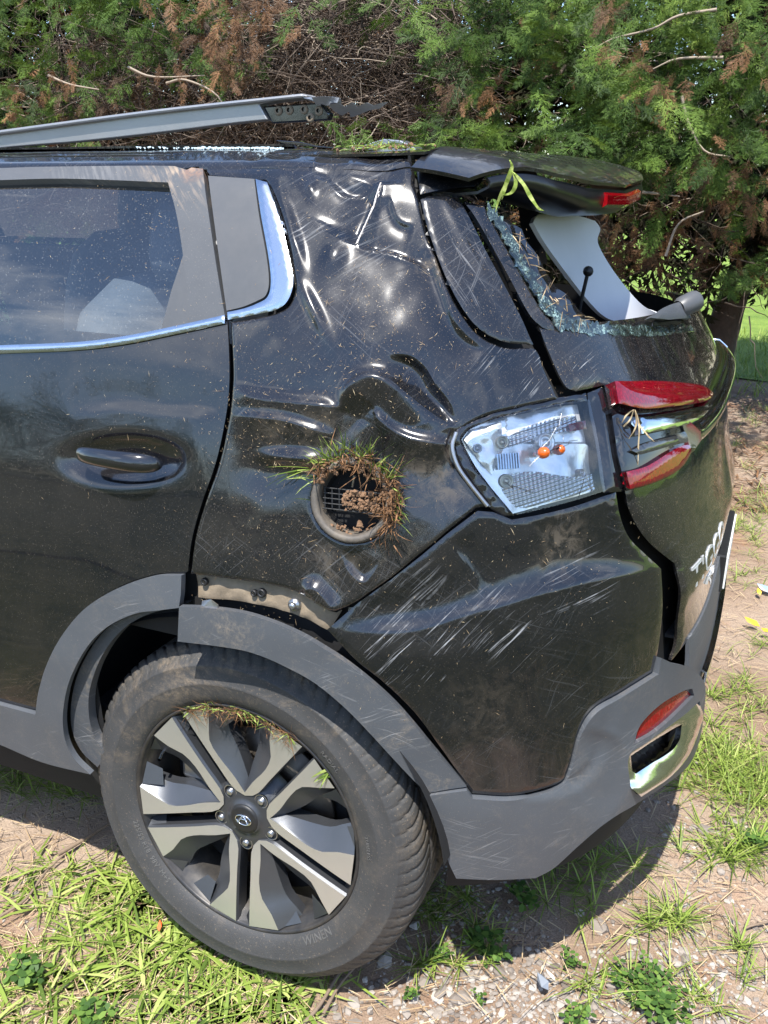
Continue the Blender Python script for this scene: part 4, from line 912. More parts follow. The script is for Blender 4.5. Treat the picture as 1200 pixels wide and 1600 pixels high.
    slab('torn_skin', join([(486, 152), (506, 150), (524, 152), (521, 160), (512, 157), (508, 165), (499, 159), (494, 164)]), Yr-.005, .016, M_torn, .001, .004)
    slab('torn_skin', join([(430, 219), (470, 222), (495, 228), (540, 232), (500, 231), (440, 224)]), Yr, .05, M_gloss, .001)
    # torn roof skin standing up at the rear
    slab('torn_skin', join([(556, 232), (575, 224), (600, 217), (625, 219), (648, 230), (652, 238), (600, 238)]), Yr+.05, .04, M_metal, .002)
def handle_mesh():
    secs = [(-.083, .0, .004, .004), (-.078, -.010, .007, .010), (-.05, -.020, .009, .014), (0, -.024, .010, .015), (.035, -.023, .011, .016), (.06, -.016, .011, .016), (.078, -.006, .009, .013), (.085, .004, .004, .005)]
    V, Fc = [], []; k = 8
    for x, y, a, b in secs:
        for j in range(k):
            t = 2*math.pi*j/k; V.append((x, y+a*math.cos(t), b*math.sin(t)))
    for i in range(len(secs)-1):
        for j in range(k): Fc.append((i*k+j, i*k+(j+1) % k, (i+1)*k+(j+1) % k, (i+1)*k+j))
    Fc += [tuple(range(k))[::-1], tuple(range((len(secs)-1)*k, len(secs)*k))]
    return V, Fc
car_rest()

def wheels():
    wheel = empty('wheel', (.012, .026, .366), CAR); wheel.rotation_euler = (-.06, 0, 0)
    # tyre
    prof = [(.035, .225), (.006, .236), (-.004, .243), (-.009, .252), (-.0135, .264), (-.0165, .280), (-.0168, .2815), (-.0180, .284), (-.0168, .2865), (-.0160, .300), (-.0120, .316), (-.0125, .3175), (-.0105, .3195), (-.004, .327), (.003, .334)]
    ys = np.arange(.008, .205, .0035)
    for y in ys:
        e = min(y-.003, .21-y); r = .3545-.017*max(0, 1-e/.030)**2.0-.002*abs(y-.106)/.1; prof.append((y, r))
    prof += [(.212, .33), (.225, .30), (.225, .26), (.21, .236), (.18, .225)]
    prof = np.array(prof); seg = 720; V, f = lathe(prof, seg)
    P = V.reshape(seg, len(prof), 3); yy = prof[:, 0]; rr = prof[:, 1]; scale = np.ones((seg, len(prof)))
    th = np.arange(seg)
    tread = (yy > .002) & (yy < .21) & (rr > .33)
    for c in (.056, .088, .124, .156): scale[:, tread & (np.abs(yy-c) < .0042)] -= .020
    for j in np.where(tread)[0]:
        y = yy[j]; ph = (th+int(y*260)) % 9
        if y < .052 or y > .162: scale[ph < 2, j] -= .012
        elif .092 < y < .120: scale[(th-int(y*300)) % 9 < 2, j] -= .011
        else: scale[(th+int(y*500)) % 9 < 1, j] -= .009
    for j in np.where((rr > .318) & (rr < .334) & (yy < .004))[0]: scale[th % 9 < 1, j] -= .004
    P[..., 0] *= scale; P[..., 2] *= scale
    tyre = mesh_obj('tyre', P.reshape(-1, 3), f[:, ::-1], None, wheel, mats=[M_rubber, M_rubberd], mi=np.tile((rr[:-1] > .325).astype(int), seg))
    def sidewall(s, size, ang0, r0, track=1.0, flip=False):
        V, Fc = text_mesh(s, size, .0006); V[:, 0] *= 1.0; w0 = V[:, 0].max(); a = ang0-(V[:, 0]-w0/2)*track/r0*(1 if not flip else -1)
        r = r0+V[:, 1]*(1 if not flip else -1); y = np.interp(r, [p[1] for p in prof[:15]], [p[0] for p in prof[:15]])
        P = np.stack([r*np.cos(a), y-(V[:, 2]+.0006)*1.0-.0001, r*np.sin(a)], -1)
        mesh_obj('sidewall_lettering', P, Fc, M_letter, wheel, False)
    D = math.radians
    sidewall('225/55 R18  98V  M+S', .0125, D(212), .2555, 1.25, True); sidewall('WINEN', .021, D(-50), .2600, 1.1, True); sidewall('TUBELESS', .010, D(8), .262, 1.1); sidewall('RADIAL', .012, D(45), .262, 1.1)
    # rim
    rim = wheel
    V, f = lathe([(.008, .2415), (-.001, .2405), (-.003, .236), (.002, .2325), (.012, .2300), (.016, .222), (.050, .214), (.19, .210), (.20, .235)], 160); mesh_obj('rim_barrel', V, f[:, ::-1], M_barrel, rim)
    A = lambda r, a: (r*math.sin(D(a)), r*math.cos(D(a)))
    def ray_off(sign, r, o=.0150):
        d = np.array([sign*math.sin(D(36)), math.cos(D(36))]); n = np.array([-sign*math.cos(D(36)), math.sin(D(36))]); return tuple(d*r+n*o)
    dish = lambda r: -.002+.018*(1-r/.235)**1.5      # further in towards the hub
    def loft(rings, mats_, name, mi):
        # rings: list of point lists (x, y, z) of equal length, joined as strips
        n = len(rings[0]); V = [p for r in rings for p in r]; Fc = []; M_ = []
        for k in range(len(rings)-1):
            for i in range(n-1): Fc.append((k*n+i, k*n+i+1, (k+1)*n+i+1, (k+1)*n+i)); M_.append(mi[k])
        return V, Fc, M_
    VV, FF, MM = [], [], []
    def addl(rings, mi):
        n0 = len(VV); V, Fc, M_ = loft(rings, None, '', mi); VV.extend(V); FF.extend([tuple(a+n0 for a in f) for f in Fc]); MM.extend(M_)
    N_ = 12
    def curve(pts, n=N_):
        P = catmull(pts, 8); s = np.concatenate([[0], np.cumsum(np.hypot(*np.diff(P, axis=0).T))]); t = np.linspace(0, s[-1], n)
        return np.stack([np.interp(t, s, P[:, 0]), np.interp(t, s, P[:, 1])], -1)
    for sg, inner, hole in ((1, [A(.056, 0), A(.090, 13), A(.13, 21), A(.165, 21.5), A(.195, 17.5), A(.231, 16)], [A(.080, 0), A(.108, 4), A(.14, 7), A(.175, 8), A(.205, 5), A(.226, 4)]),
                           (-1, [A(.056, 0), A(.090, -13.5), A(.13, -22.5), A(.165, -24.5), A(.195, -20.5), A(.231, -17)], [A(.080, 0), A(.108, -5), A(.14, -9), A(.175, -13), A(.205, -13), A(.226, -13)])):
        o_ = curve([A(.049, 0), ray_off(sg, .064), ray_off(sg, .12), ray_off(sg, .175), ray_off(sg, .2325)]); i_ = curve(inner); h_ = curve(hole)
        ro, ri, rh = np.hypot(*o_.T), np.hypot(*i_.T), np.hypot(*h_.T)
        F3 = lambda c, r, add: [(c[k][0], dish(r[k])+add(k), c[k][1]) for k in range(N_)]
        outer_low = [(o_[k][0]*(1.0)+sg*.003, dish(ro[k])+.034, o_[k][1]) for k in range(N_)]
        top_o = F3(o_, ro, lambda k: 0.0); top_i = F3(i_, ri, lambda k: 0.0)
        # slot side bevel then wall
        mid = [(a[0]+sg*.0028, a[1]+.005, a[2]-.001) for a in top_o]
        addl([outer_low, mid, top_o, top_i], [0, 2, 1])
        hole_p = [(h_[k][0], dish(rh[k])+.016+.012*(k/N_), h_[k][1]) for k in range(N_)]
        hole_w = [(h_[k][0], dish(rh[k])+.045, h_[k][1]) for k in range(N_)]
        addl([top_i, [(a_[0]*.9+b_[0]*.1, a_[1]+.003, a_[2]*.9+b_[2]*.1) for a_, b_ in zip(top_i, hole_p)], hole_p, hole_w], [2, 2, 0])
        # wide blue-grey facet with a sharp ridge, filling the mouth of the slot at the rim
        a, b, c_ = ray_off(sg, .2325), ray_off(sg, .19), A(.229, 36*sg)
        if sg > 0:
            n0 = len(VV); VV.extend([(a[0], dish(.23), a[1]), (b[0], dish(.19)+.004, b[1]), (c_[0]*.985, .012, c_[1]*.985), (A(.205, 35*sg)[0], .030, A(.205, 35*sg)[1])]); FF.append((n0, n0+1, n0+3, n0+2)); MM.append(2)
        n0 = len(VV); e1, e2, e3, e4 = A(.229, 16*sg), A(.185, 14*sg), A(.20, 7*sg), A(.229, 4*sg)
        VV.extend([(e1[0], .003, e1[1]), (e2[0], .012, e2[1]), (e3[0], .026, e3[1]), (e4[0], .012, e4[1])]); FF.append((n0, n0+1, n0+2, n0+3)); MM.append(2)
    for k in range(5):
        if k == 0:
            sp = mesh_obj('spoke', VV, FF, None, rim, True, mats=[M_spoke, M_face, M_facet], mi=MM); me = sp.data; e = sp.modifiers.new('split', 'EDGE_SPLIT'); e.split_angle = math.radians(22); e.use_edge_sharp = False
        else:
            sp = sp0.copy(); COL.objects.link(sp)
        sp.rotation_euler = (0, k*2*math.pi/5+D(1), 0)
        if k == 0: sp0 = sp
    V, f = lathe([(.008, .0), (.008, .030), (.0085, .0325), (.0115, .0335), (.012, .044), (.014, .058), (.020, .072), (.045, .080), (.05, .10)], 80); mesh_obj('hub', V, f[:, ::-1], M_spoke, rim)
    V, f = lathe([(.0045, .0), (.0048, .024), (.006, .0285), (.009, .0295)], 60); cap = mesh_obj('centre_cap', V, f[:, ::-1], M_black, rim)
    # emblem: oval ring with an open A
    el = [(.0165*math.cos(t), .0035, .0100*math.sin(t)) for t in np.linspace(0, 2*math.pi, 41)]
    paths = [np.array(el), np.array([(-.0145, .0035, -.002), (-.0095, .0035, -.0068), (-.002, .0035, .0078), (.002, .0035, .0078), (.0095, .0035, -.0068), (.0145, .0035, -.002)]), np.array([(-.0065, .0035, .0015), (.0065, .0035, .0015)])]
    tube('emblem', paths, [.0014, .0018, .0014], M_chrome, wheel)
    for k in range(5):
        a = D(36+1+72*k); x, z = .0565*math.sin(a), .0565*math.cos(a)
        if k == 0:
            V, f = lathe([(.008, .0), (.0085, .0048), (.0095, .0060), (.020, .0062), (.021, .0115), (.0125, .0125), (.0130, .0140)], 24); nut = mesh_obj('lug_nut', V, f[:, ::-1], None, rim, mats=[M_metal, M_black], mi=np.tile([0, 0, 0, 1, 1, 0], 24))
        else: nut = nut0.copy(); COL.objects.link(nut)
        nut.location = (x, 0, z); nut.rotation_euler = (0, a, 0)
        if k == 0: nut0 = nut
    tube('valve', [[A3 for A3 in [(-.190, .03, .085), (-.186, .012, .083), (-.182, .0, .080)]]], [.0035], M_chrome, rim)
    V, f = lathe([(.070, .05), (.070, .155), (.078, .156), (.078, .05)], 90); mesh_obj('brake_disc', V, f[:, ::-1], M_disc, wheel)
    V, f = lathe([(.085, .0), (.085, .20)], 60); mesh_obj('back_plate', V, f[:, ::-1], M_gap, wheel)
    box('brake_caliper', (-.165, .045, .02), (-.10, .10, .12), M_metal, wheel, .008)
    # the opposite rear wheel: tyre and plain disc
    w2 = wheel.copy(); COL.objects.link(w2); w2.location = (0, 1.81, .355); w2.rotation_euler = (0, 0, math.pi)
    def cp(o, par, depth=0):
        c = o.copy(); COL.objects.link(c); c.parent = par
        for ch in [x for x in bpy.data.objects if x.parent == o and x is not c]: cp(ch, c, depth+1)
    for ch in [x for x in bpy.data.objects if x.parent == wheel]: cp(ch, w2)
wheels()

# ---------------------------------------------------------------- VEGETATION
def big_mesh(name, V, Fc, tint, mat, parent=None, smooth=False):
    o = mesh_obj(name, V, Fc, mat, parent, smooth); at = o.data.attributes.new('tint', 'FLOAT', 'FACE'); at.data.foreach_set('value', np.asarray(tint, dtype=np.float32)); return o
def spray_proto(seed, nb=9, dense=7):
    """flat feathery conifer spray: stem along +x, length 1, triangles only"""
    r = np.random.default_rng(seed); T = []
    def blade(p, d, L, wd):
        n = np.array([-d[1], d[0], 0]); n = n/(np.linalg.norm(n)+1e-9)
        T.append([p-n*wd, p+n*wd, p+d*L+np.array([0, 0, r.normal(0, .06)])*L])
    for i in range(nb*2):
        t = .08+.9*(i/(nb*2)); sg = 1 if i % 2 else -1; p = np.array([t, 0, -.18*t*t]); ang = sg*(.75+r.normal(0, .12)); L = (.36*(1-t)+.10)*r.uniform(.7, 1.2)
        d = np.array([math.cos(ang), math.sin(ang), r.normal(0, .25)-.1]); d /= np.linalg.norm(d)
        blade(p, d, L, .007)
        for k in range(dense):
            s = (k+.6)/dense; q = p+d*L*s
            for e in (-1, 1):
                a2 = ang+e*(.6+r.normal(0, .15)); d2 = np.array([math.cos(a2), math.sin(a2), d[2]+r.normal(0, .35)]); d2 /= np.linalg.norm(d2)
                blade(q, d2, (.11*(1-s)+.05)*r.uniform(.7, 1.3), .0085)
    blade(np.array([0, 0, 0.]), np.array([1., 0, -.18]), 1.0, .008)
    return np.array(T)
PROTO = [spray_proto(i) for i in range(6)]
DEEP = [spray_proto(50+i, 5, 2)*[1, 1, 1] for i in range(4)]
for _T in DEEP:
    _c = _T.mean(1, keepdims=True); _T[:] = _c+(_T-_c)*[1.0, 1.0, 1.0]; _n = _T[:, 1]-_T[:, 0]; _T[:, 0] -= _n*1.6; _T[:, 1] += _n*1.6
def scatter_sprays(pos, direc, size, seed, pro=PROTO):
    r = np.random.default_rng(seed); Vs = []; tints = []
    for p, d, s in zip(pos, direc, size):
        T = pro[r.integers(len(pro))]; d = d/np.linalg.norm(d); u = r.normal(size=3)*.5+[0, -.5, .8]; z = u-d*(u@d); z /= np.linalg.norm(z); y = np.cross(z, d)
        R = np.stack([d, y, z], 0); Vs.append((T.reshape(-1, 3)*s)@R+p); tints.append(np.clip(.42+.55*noise.noise(Vector((p[0]*2.3+seed, p[1]*2.3, p[2]*2.3)))+r.normal(0, .16)+r.normal(0, .09, len(T)), 0, 1))
    V = np.concatenate(Vs); return V, np.arange(len(V)).reshape(-1, 3), np.concatenate(tints)
def hedge():
    r = np.random.default_rng(11)
    TX = [(-7.4, 5.0), (-5.9, 4.9), (-4.4, 5.1), (-2.9, 4.9), (-1.5, 5.1), (-.35, 5.2), (.38, 5.75), (1.9, 5.5), (3.3, 5.6)]
    labels = ['leftmost hedge conifer, mostly outside the frame', 'hedge conifer at the left edge above the roof rail, bright green with rusty sprays',
              'hedge conifer left of centre with a large rust brown dead spray at the top', 'hedge conifer behind the bent rail end, mostly bare dark twigs',
              'hedge conifer above the rear of the roof with hanging green fronds', 'hedge conifer above the spoiler with dense bright green fronds',
              'conifer with the leaning dark trunk showing right of the broken window', 'conifer at the right edge with drooping brown and green fronds', 'hedge conifer beyond the right edge of the frame']
    trees = []
    for (x, y), lb in zip(TX, labels):
        t = tag(empty('conifer_tree', (x, y, 0)), lb, 'tree', 'conifers of the hedge behind the car'); trees.append(t)
        lean = .35 if abs(x-.38) < .01 else r.normal(0, .15)
        pts = catmull([(0, 0, -.1), (lean*.25, 0, .6), (lean*.7, .05, 1.3), (lean*1.1, .1, 2.3), (lean*1.2, .1, 4.6)], 6)
        V, f = tube_mesh([pts], [np.linspace(.13, .04, len(pts))], 14)
        V = V+0.012*np.array([noise.noise_vector(Vector(v*9)) for v in V]); mesh_obj('trunk', V, f, M_bark, t)
        # limbs
        paths, rad = [], []
        for k in range(26):
            z = r.uniform(.8, 4.2); a = r.uniform(0, 2*math.pi); L = r.uniform(.5, 1.2)*(1.25-.15*z) if z > 1 else r.uniform(.6, 1.3)
            p = np.array([np.interp(z, pts[:, 2], pts[:, 0]), np.interp(z, pts[:, 2], pts[:, 1]), z]); d = np.array([math.cos(a), math.sin(a), r.uniform(-.15, .3)]); ps = []
            for s in np.linspace(0, 1, 8): ps.append(p+d*L*s+np.array([0, 0, -.18*s*s])+r.normal(0, .02, 3)*s)
            paths.append(ps); rad.append(np.linspace(.022, .005, 8))
        V, f = tube_mesh(paths, rad, 6); o = mesh_obj('limb', V, f, M_bark, t); tag(o, kind='stuff')
    # fronds: clusters where the photograph shows masses of green or rust, plus a deep dark body behind
    G, Dd = [], []      # (pos, dir, size)
    def cluster(lst, px, py, Y, sx, sz, n, s0=.18, droop=-.35, dy=.25):
        c = at_y(px, py, Y)
        for _ in range(n):
            p = c+r.normal(0, 1, 3)*[sx, dy, sz]; d = np.array([r.normal(0, .7), -.55+r.normal(0, .35), droop+r.normal(0, .4)]); lst.append((p, d, s0*r.uniform(.6, 1.35)))
    for a in [(40, 60, 3.9, .35, .25, 110), (70, 130, 3.7, .22, .18, 70), (20, 180, 3.8, .15, .08, 30), (210, 30, 4.0, .25, .12, 60), (270, 10, 3.9, .15, .10, 30), (335, 80, 3.6, .07, .05, 22), (190, 70, 4.1, .15, .08, 25),
              (100, -30, 3.9, .5, .15, 60), (300, -20, 4.0, .4, .12, 50), (720, 55, 3.7, .08, .06, 20), (640, -10, 4.1, .3, .10, 30), (800, 20, 4.0, .28, .12, 70), (880, 60, 3.9, .25, .18, 90), (930, 160, 3.5, .14, .16, 60),
              (900, 200, 3.5, .16, .08, 36), (800, 80, 4.0, .15, .14, 30), (680, 200, 3.5, .16, .06, 34), (760, 215, 3.6, .14, .06, 30), (1010, 40, 3.9, .25, .15, 60), (1100, 60, 3.8, .3, .22, 80), (1150, 120, 3.6, .22, .16, 60),
              (1060, 200, 3.5, .2, .12, 34), (1130, 200, 3.7, .2, .12, 36), (1180, 30, 3.7, .25, .2, 50), (960, 250, 3.6, .12, .05, 20), (1000, 130, 3.8, .15, .12, 40), (1140, 300, 4.2, .2, .12, 28), (1180, 420, 4.6, .2, .10, 30),
              (850, -20, 4.0, .4, .1, 60), (1100, -20, 3.9, .4, .1, 60), (730, 130, 4.2, .1, .08, 14), (1130, 230, 3.3, .05, .05, 10), (1000, 230, 3.4, .06, .04, 10)]:
        cluster(G, *a)
    for a in [(390, 20, 3.75, .14, .09, 60, .13, -.7), (375, 70, 3.7, .10, .07, 34, .13, -.8), (170, 135, 3.65, .05, .07, 30, .11, -.9), (40, 140, 3.6, .05, .08, 24, .11, -.9), (320, 120, 3.7, .04, .06, 18, .10, -.9), (395, 125, 3.8, .06, .05, 16, .1, -.9),
              (1012, 90, 3.45, .05, .06, 26, .11, -.9), (1030, 140, 3.45, .06, .06, 22, .1, -.9), (745, 150, 3.6, .06, .05, 20, .1, -.7), (960, 10, 3.7, .08, .06, 16, .1, -.9), (1190, 60, 3.4, .05, .06, 14, .1, -.9), (1120, 245, 3.35, .05, .04, 12, .08, -.8),
              (870, 70, 4.0, .1, .1, 14, .1, -.9), (560, 60, 4.6, .3, .2, 12, .12, -.8), (250, 120, 4.2, .35, .15, 50, .12, -.8), (1050, 310, 4.2, .3, .16, 46, .13, -1.0), (990, 380, 4.4, .2, .2, 30, .13, -1.0), (1150, 330, 4.3, .2, .16, 26, .13, -1.0), (90, 190, 4.0, .4, .08, 24, .1, -.8)]:
        cluster(Dd, *a)
    B = []
    for _ in range(1700):       # outer body of the hedge and its unseen top
        x = r.uniform(-8.5, 4.2); z = r.uniform(.5, 4.6); y = r.normal(4.95, .3)-.25*min(z, 2)/2
        q_ = topx(np.array([[x, y, z]]))[0]
        if 400 < q_[0] < 700 and r.random() < .85: continue
        if x > -.3 and z < .85: continue
        d = np.array([r.normal(0, .8), r.normal(-.2, .7), r.normal(-.3, .5)]); (Dd if r.random() < .38 else G).append((np.array([x, y, z]), d, r.uniform(.14, .28)))
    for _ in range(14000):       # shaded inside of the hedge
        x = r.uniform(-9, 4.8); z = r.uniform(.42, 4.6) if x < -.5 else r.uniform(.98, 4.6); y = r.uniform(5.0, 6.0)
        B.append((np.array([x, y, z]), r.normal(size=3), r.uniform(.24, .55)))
    def assign(lst, name, mat, seed, pro=None):
        own = [[] for _ in trees]
        for e in lst: own[int(np.argmin([abs(e[0][0]-x) for x, y in TX]))].append(e)
        for i, (t, es) in enumerate(zip(trees, own)):
            if not es: continue
            V, f, tn = scatter_sprays([e[0]-np.array([TX[i][0], TX[i][1], 0]) for e in es], [e[1] for e in es], [e[2] for e in es], seed+i, pro or PROTO); o = big_mesh(name, V, f, tn, mat, t); tag(o, kind='stuff')
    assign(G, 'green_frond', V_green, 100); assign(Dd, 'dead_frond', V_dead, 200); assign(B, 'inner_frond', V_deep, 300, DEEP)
    # tangle of bare twigs
    tw = [[] for _ in trees]
    for _ in range(6500):
        if r.random() < .5: p = at_y(r.uniform(400, 720), r.uniform(-40, 215), r.uniform(3.9, 4.9)) if r.random() < .6 else at_y(r.uniform(60, 420), r.uniform(60, 220), r.uniform(3.8, 4.8))
        else:
            x = r.uniform(-8, 3.5); p = np.array([x, r.normal(4.9, .35), r.uniform(.5 if x < -.5 else .75, 3.2)])
        d = r.normal(size=3)*[1, .6, .7]; d /= np.linalg.norm(d); L = r.uniform(.12, .55); c = r.normal(size=3)*.30; n_ = 7
        ps = [p+d*L*s+c*L*s*s+np.array([0, 0, -.12*L*s])+r.normal(0, .006, 3) for s in np.linspace(0, 1, n_)]
        tw[int(np.argmin([abs(p[0]-x) for x, y in TX]))].append((ps, np.linspace(r.uniform(.0022, .0055), .0012, n_), r.random()**2.2))
    # named long pale branches seen at right and behind the roof
    for pts in ([(1120, 15), (1060, 25), (1020, 45), (960, 60), (930, 75)], [(1130, 90), (1060, 92), (1020, 108)], [(1065, 150), (1075, 190), (1100, 235), (1140, 245)], [(1000, 300), (1030, 303), (1062, 307)], [(75, 118), (110, 132), (155, 140)],
                [(260, 130), (290, 125), (340, 150), (360, 200)], [(200, 105), (240, 120), (320, 118)], [(1040, 400), (1060, 350), (1100, 330)]):
        P = catmull([at_y(a, b, 3.4) for a, b in pts], 5); tw[int(np.argmin([abs(P[0][0]-x) for x, y in TX]))].append((P, np.linspace(.008, .003, len(P)), .95))
    for i, (t, es) in enumerate(zip(trees, tw)):
        if not es: continue
        off = np.array([TX[i][0], TX[i][1], 0]); V, f = tube_mesh([np.array(e[0])-off for e in es], [e[1] for e in es], 4)
        tn = np.concatenate([np.full((len(e[0])-1)*4, e[2]) for e in es]); tag(big_mesh('twig', V, f, tn, V_twig, t, True), kind='stuff')
hedge()

def far_trees():
    # tree line behind the photographer, mirrored in the black paint
    r = np.random.default_rng(5); V, Fs, tn = [], [], []; n0 = 0
    for k in range(2600):
        x = r.uniform(-70, 60); h = 5+2.5*math.sin(x*.13)+1.5*math.sin(x*.41+1); z = r.uniform(.2, h); y = -34+r.normal(0, 1.5); s = r.uniform(.6, 1.5)
        T = PROTO[k % 6][::6]*s*2.2; d = r.normal(size=3); d /= np.linalg.norm(d); u = r.normal(size=3); zv = u-d*(u@d); zv /= np.linalg.norm(zv); R = np.stack([d, np.cross(zv, d), zv], 0)
        W = T.reshape(-1, 3); W = W*[1, 2.2, 1]; V.append(W@R+[x, y, z]); tn.append(np.full(len(T), r.uniform(0, .5)))
    V = np.concatenate(V); o = big_mesh('far_woodland', V, np.arange(len(V)).reshape(-1, 3), np.concatenate(tn), V_green); tag(o, 'dark line of trees across the field, reflected in the paint', 'woodland', kind='stuff')
far_trees()

def blades(pos, L, W, lean, seed, az=None):
    """curved tapered grass blades, 4 quads each"""
    r = np.random.default_rng(seed); n = len(pos); az = r.uniform(0, 2*math.pi, n) if az is None else az
    d = np.stack([np.cos(az), np.sin(az), np.zeros(n)], -1); sd = np.stack([-np.sin(az), np.cos(az), np.zeros(n)], -1)
    tt = np.array([0, .3, .6, .85, 1.0]); ww = np.array([.6, 1, .85, .45, .03]); rows = []
    for t, wv in zip(tt, ww):
        up_ = (np.cos(lean)*t-.45*np.sin(lean)*t*t)[:, None]*L[:, None]*[0, 0, 1]; out = (np.sin(lean)*(t+.6*t*t)/1.4+.15*t*t)[:, None]*L[:, None]*d
        c = pos+up_+out+[0, 0, 0]; rows.append(np.stack([c-sd*(W*wv/2)[:, None], c+sd*(W*wv/2)[:, None]], 1))
    V = np.stack(rows, 1).reshape(-1, 3); V[:, 2] = np.maximum(V[:, 2], .002)
    base = (np.arange(n)*10)[:, None, None]; q = np.array([[2*k, 2*k+1, 2*k+3, 2*k+2] for k in range(4)])[None]
    return V, (base+q).reshape(-1, 4)
def ground_cover():
    r = np.random.default_rng(21)
    def pts(px, py, sx, sy, n, clumpy=0):
        c = r.normal(0, 1, (n, 2))*[sx, sy]+[px, py]; out = []
        for a in c:
            if a[1] < 560 or a[1] > 1750: continue
            out.append(ground_at(*a))
        return np.array(out)
    def ground_pts(P): P = P.copy(); P[:, 2] = ground_h(P[:, 0], P[:, 1]); return P
    # lush broad-bladed grass lower left
    A = []
    for c in [(130, 1400, 70, 40, 500), (250, 1450, 80, 40, 620), (330, 1530, 90, 40, 620), (150, 1530, 90, 45, 480), (60, 1560, 40, 30, 140), (230, 1380, 35, 20, 240), (420, 1570, 45, 22, 240), (120, 1620, 150, 30, 260), (330, 1620, 90, 20, 200)]: A.append(pts(*c))
    P = np.concatenate(A)
    # clump: pull to tuft centres
    k = r.integers(0, len(P), 260); C = P[k]; idx = np.argmin(((P[:, None, :2]-C[None, :, :2])**2).sum(-1), 1); P = P*.35+C[idx]*.65; P = ground_pts(P); n = len(P)
    keep = r.random(n) < .62; P = P[keep]; n = len(P); V, f = blades(P, r.uniform(.02, .10, n), .0018+.0078*r.random(n)**1.8, r.uniform(.8, 1.5, n), 1); t = np.clip(r.normal(.60, .28, n), 0, 1)
    tag(big_mesh('broad_grass', V, f, np.repeat(t, 4), V_grass, None, True), 'lush bright green broad bladed grass left of the tyre', 'grass', kind='stuff')
    # finer tufts elsewhere
    A = []; 
    T = [(1040, 1440, 22, 8, 200), (960, 1540, 60, 20, 120), (1150, 1330, 35, 14, 442), (1130, 1200, 50, 30, 1054), (1180, 1240, 40, 30, 680), (1100, 1160, 30, 20, 200), (1160, 1110, 50, 12, 220), (1130, 1070, 30, 10, 150), (930, 1350, 50, 18, 260), (900, 1400, 60, 20, 200),
         (840, 1330, 60, 20, 160), (690, 1420, 40, 20, 200), (640, 1400, 25, 20, 110), (760, 1470, 20, 10, 60), (1170, 820, 22, 20, 420), (1190, 780, 20, 15, 260), (1180, 900, 25, 12, 120), (1180, 650, 25, 18, 260), (1190, 580, 25, 15, 220), (60, 1210, 60, 16, 360), (20, 1230, 50, 10, 160), (120, 1240, 30, 10, 120),
         (1190, 1010, 25, 10, 100), (700, 1500, 25, 10, 60), (1100, 1560, 50, 20, 90), (590, 1530, 20, 8, 40), (1170, 1480, 25, 8, 60), (1155, 700, 30, 20, 160)]
    for c in T:
        p = pts(*c)
        if len(p): A.append(p)
    P = np.concatenate(A); k = r.integers(0, len(P), 330); C = P[k]; idx = np.argmin(((P[:, None, :2]-C[None, :, :2])**2).sum(-1), 1); P = P*.25+C[idx]*.75; P = ground_pts(P); n = len(P)
    keep = r.random(n) < .62; P = P[keep]; n = len(P); V, f = blades(P, r.uniform(.03, .11, n), r.uniform(.0014, .0036, n), r.uniform(.35, 1.3, n), 2); t = np.clip(r.normal(.58, .25, n), 0, 1)
    tag(big_mesh('fine_grass', V, f, np.repeat(t, 4), V_grass, None, True), 'thin green grass tufts scattered over the gravel and under the bumper', 'grass', kind='stuff')
    # far meadow edge and bank grass
    n = 5200; P = np.stack([r.uniform(-2, 3.2, n), r.uniform(5.6, 8.5, n), np.zeros(n)], -1); V, f = blades(P, r.uniform(.05, .20, n), r.uniform(.004, .009, n), r.uniform(.2, .9, n), 3)
    tag(big_mesh('meadow_grass', V, f, np.repeat(np.clip(r.normal(.7, .2, n), 0, 1), 4), V_grass, None, True), 'long green grass at the edge of the field under the trees', 'grass', kind='stuff')
    # dry litter: straw and needles
    n = 17000; P = np.concatenate([np.stack([r.uniform(-1.2, 1.8, n), r.uniform(-1.0, 4.6, n), np.zeros(n)], -1), np.stack([r.normal(-.35, .35, 2500), r.normal(-.35, .25, 2500), np.zeros(2500)], -1)])
    P = ground_pts(P); n = len(P); L = r.uniform(.01, .07, n); V, f = blades(P, L, r.uniform(.0010, .0026, n), r.uniform(1.35, 1.57, n), 4); V[:, 2] += .003
    tag(big_mesh('straw_litter', V, f, np.repeat(r.random(n), 4), V_dry, None, False), 'dry straw and needles strewn over the brown earth', 'litter', kind='stuff')
    n = 5200; P = np.stack([r.uniform(-1.5, 1.6, n), r.uniform(3.2, 6.0, n), np.zeros(n)], -1); P[:, 2] = .0; V, f = blades(P, r.uniform(.03, .12, n), r.uniform(.003, .012, n), r.uniform(1.0, 1.55, n), 6)
    tag(big_mesh('leaf_litter', V, f, np.repeat(r.random(n)*.8, 4), V_dead, None, False), 'brown leaf litter under the hedge', 'litter', kind='stuff')
    # gravel
    bm = bmesh.new(); bmesh.ops.create_icosphere(bm, subdivisions=1, radius=1); ico = np.array([tuple(v.co) for v in bm.verts]); icf = np.array([[v.index for v in f.verts] for f in bm.faces]); bm.free()
    A = [pts(760, 1530, 110, 40, 1700), pts(900, 1560, 160, 40, 1900), pts(1080, 1500, 90, 70, 1500), pts(720, 1400, 60, 50, 800), pts(1100, 1300, 60, 60, 700), pts(60, 1420, 60, 30, 200), pts(1100, 1600, 120, 60, 700), pts(450, 1600, 60, 20, 150)]
    P = ground_pts(np.concatenate(A)); P = P[r.random(len(P)) < .62]; n = len(P); s = np.exp(r.normal(math.log(.0028), .55, n)); J = ico[None]*(1+r.normal(0, .16, (n, len(ico), 1)))*np.stack([r.uniform(.8, 1.5, n), r.uniform(.8, 1.3, n), r.uniform(.45, .8, n)], -1)[:, None]
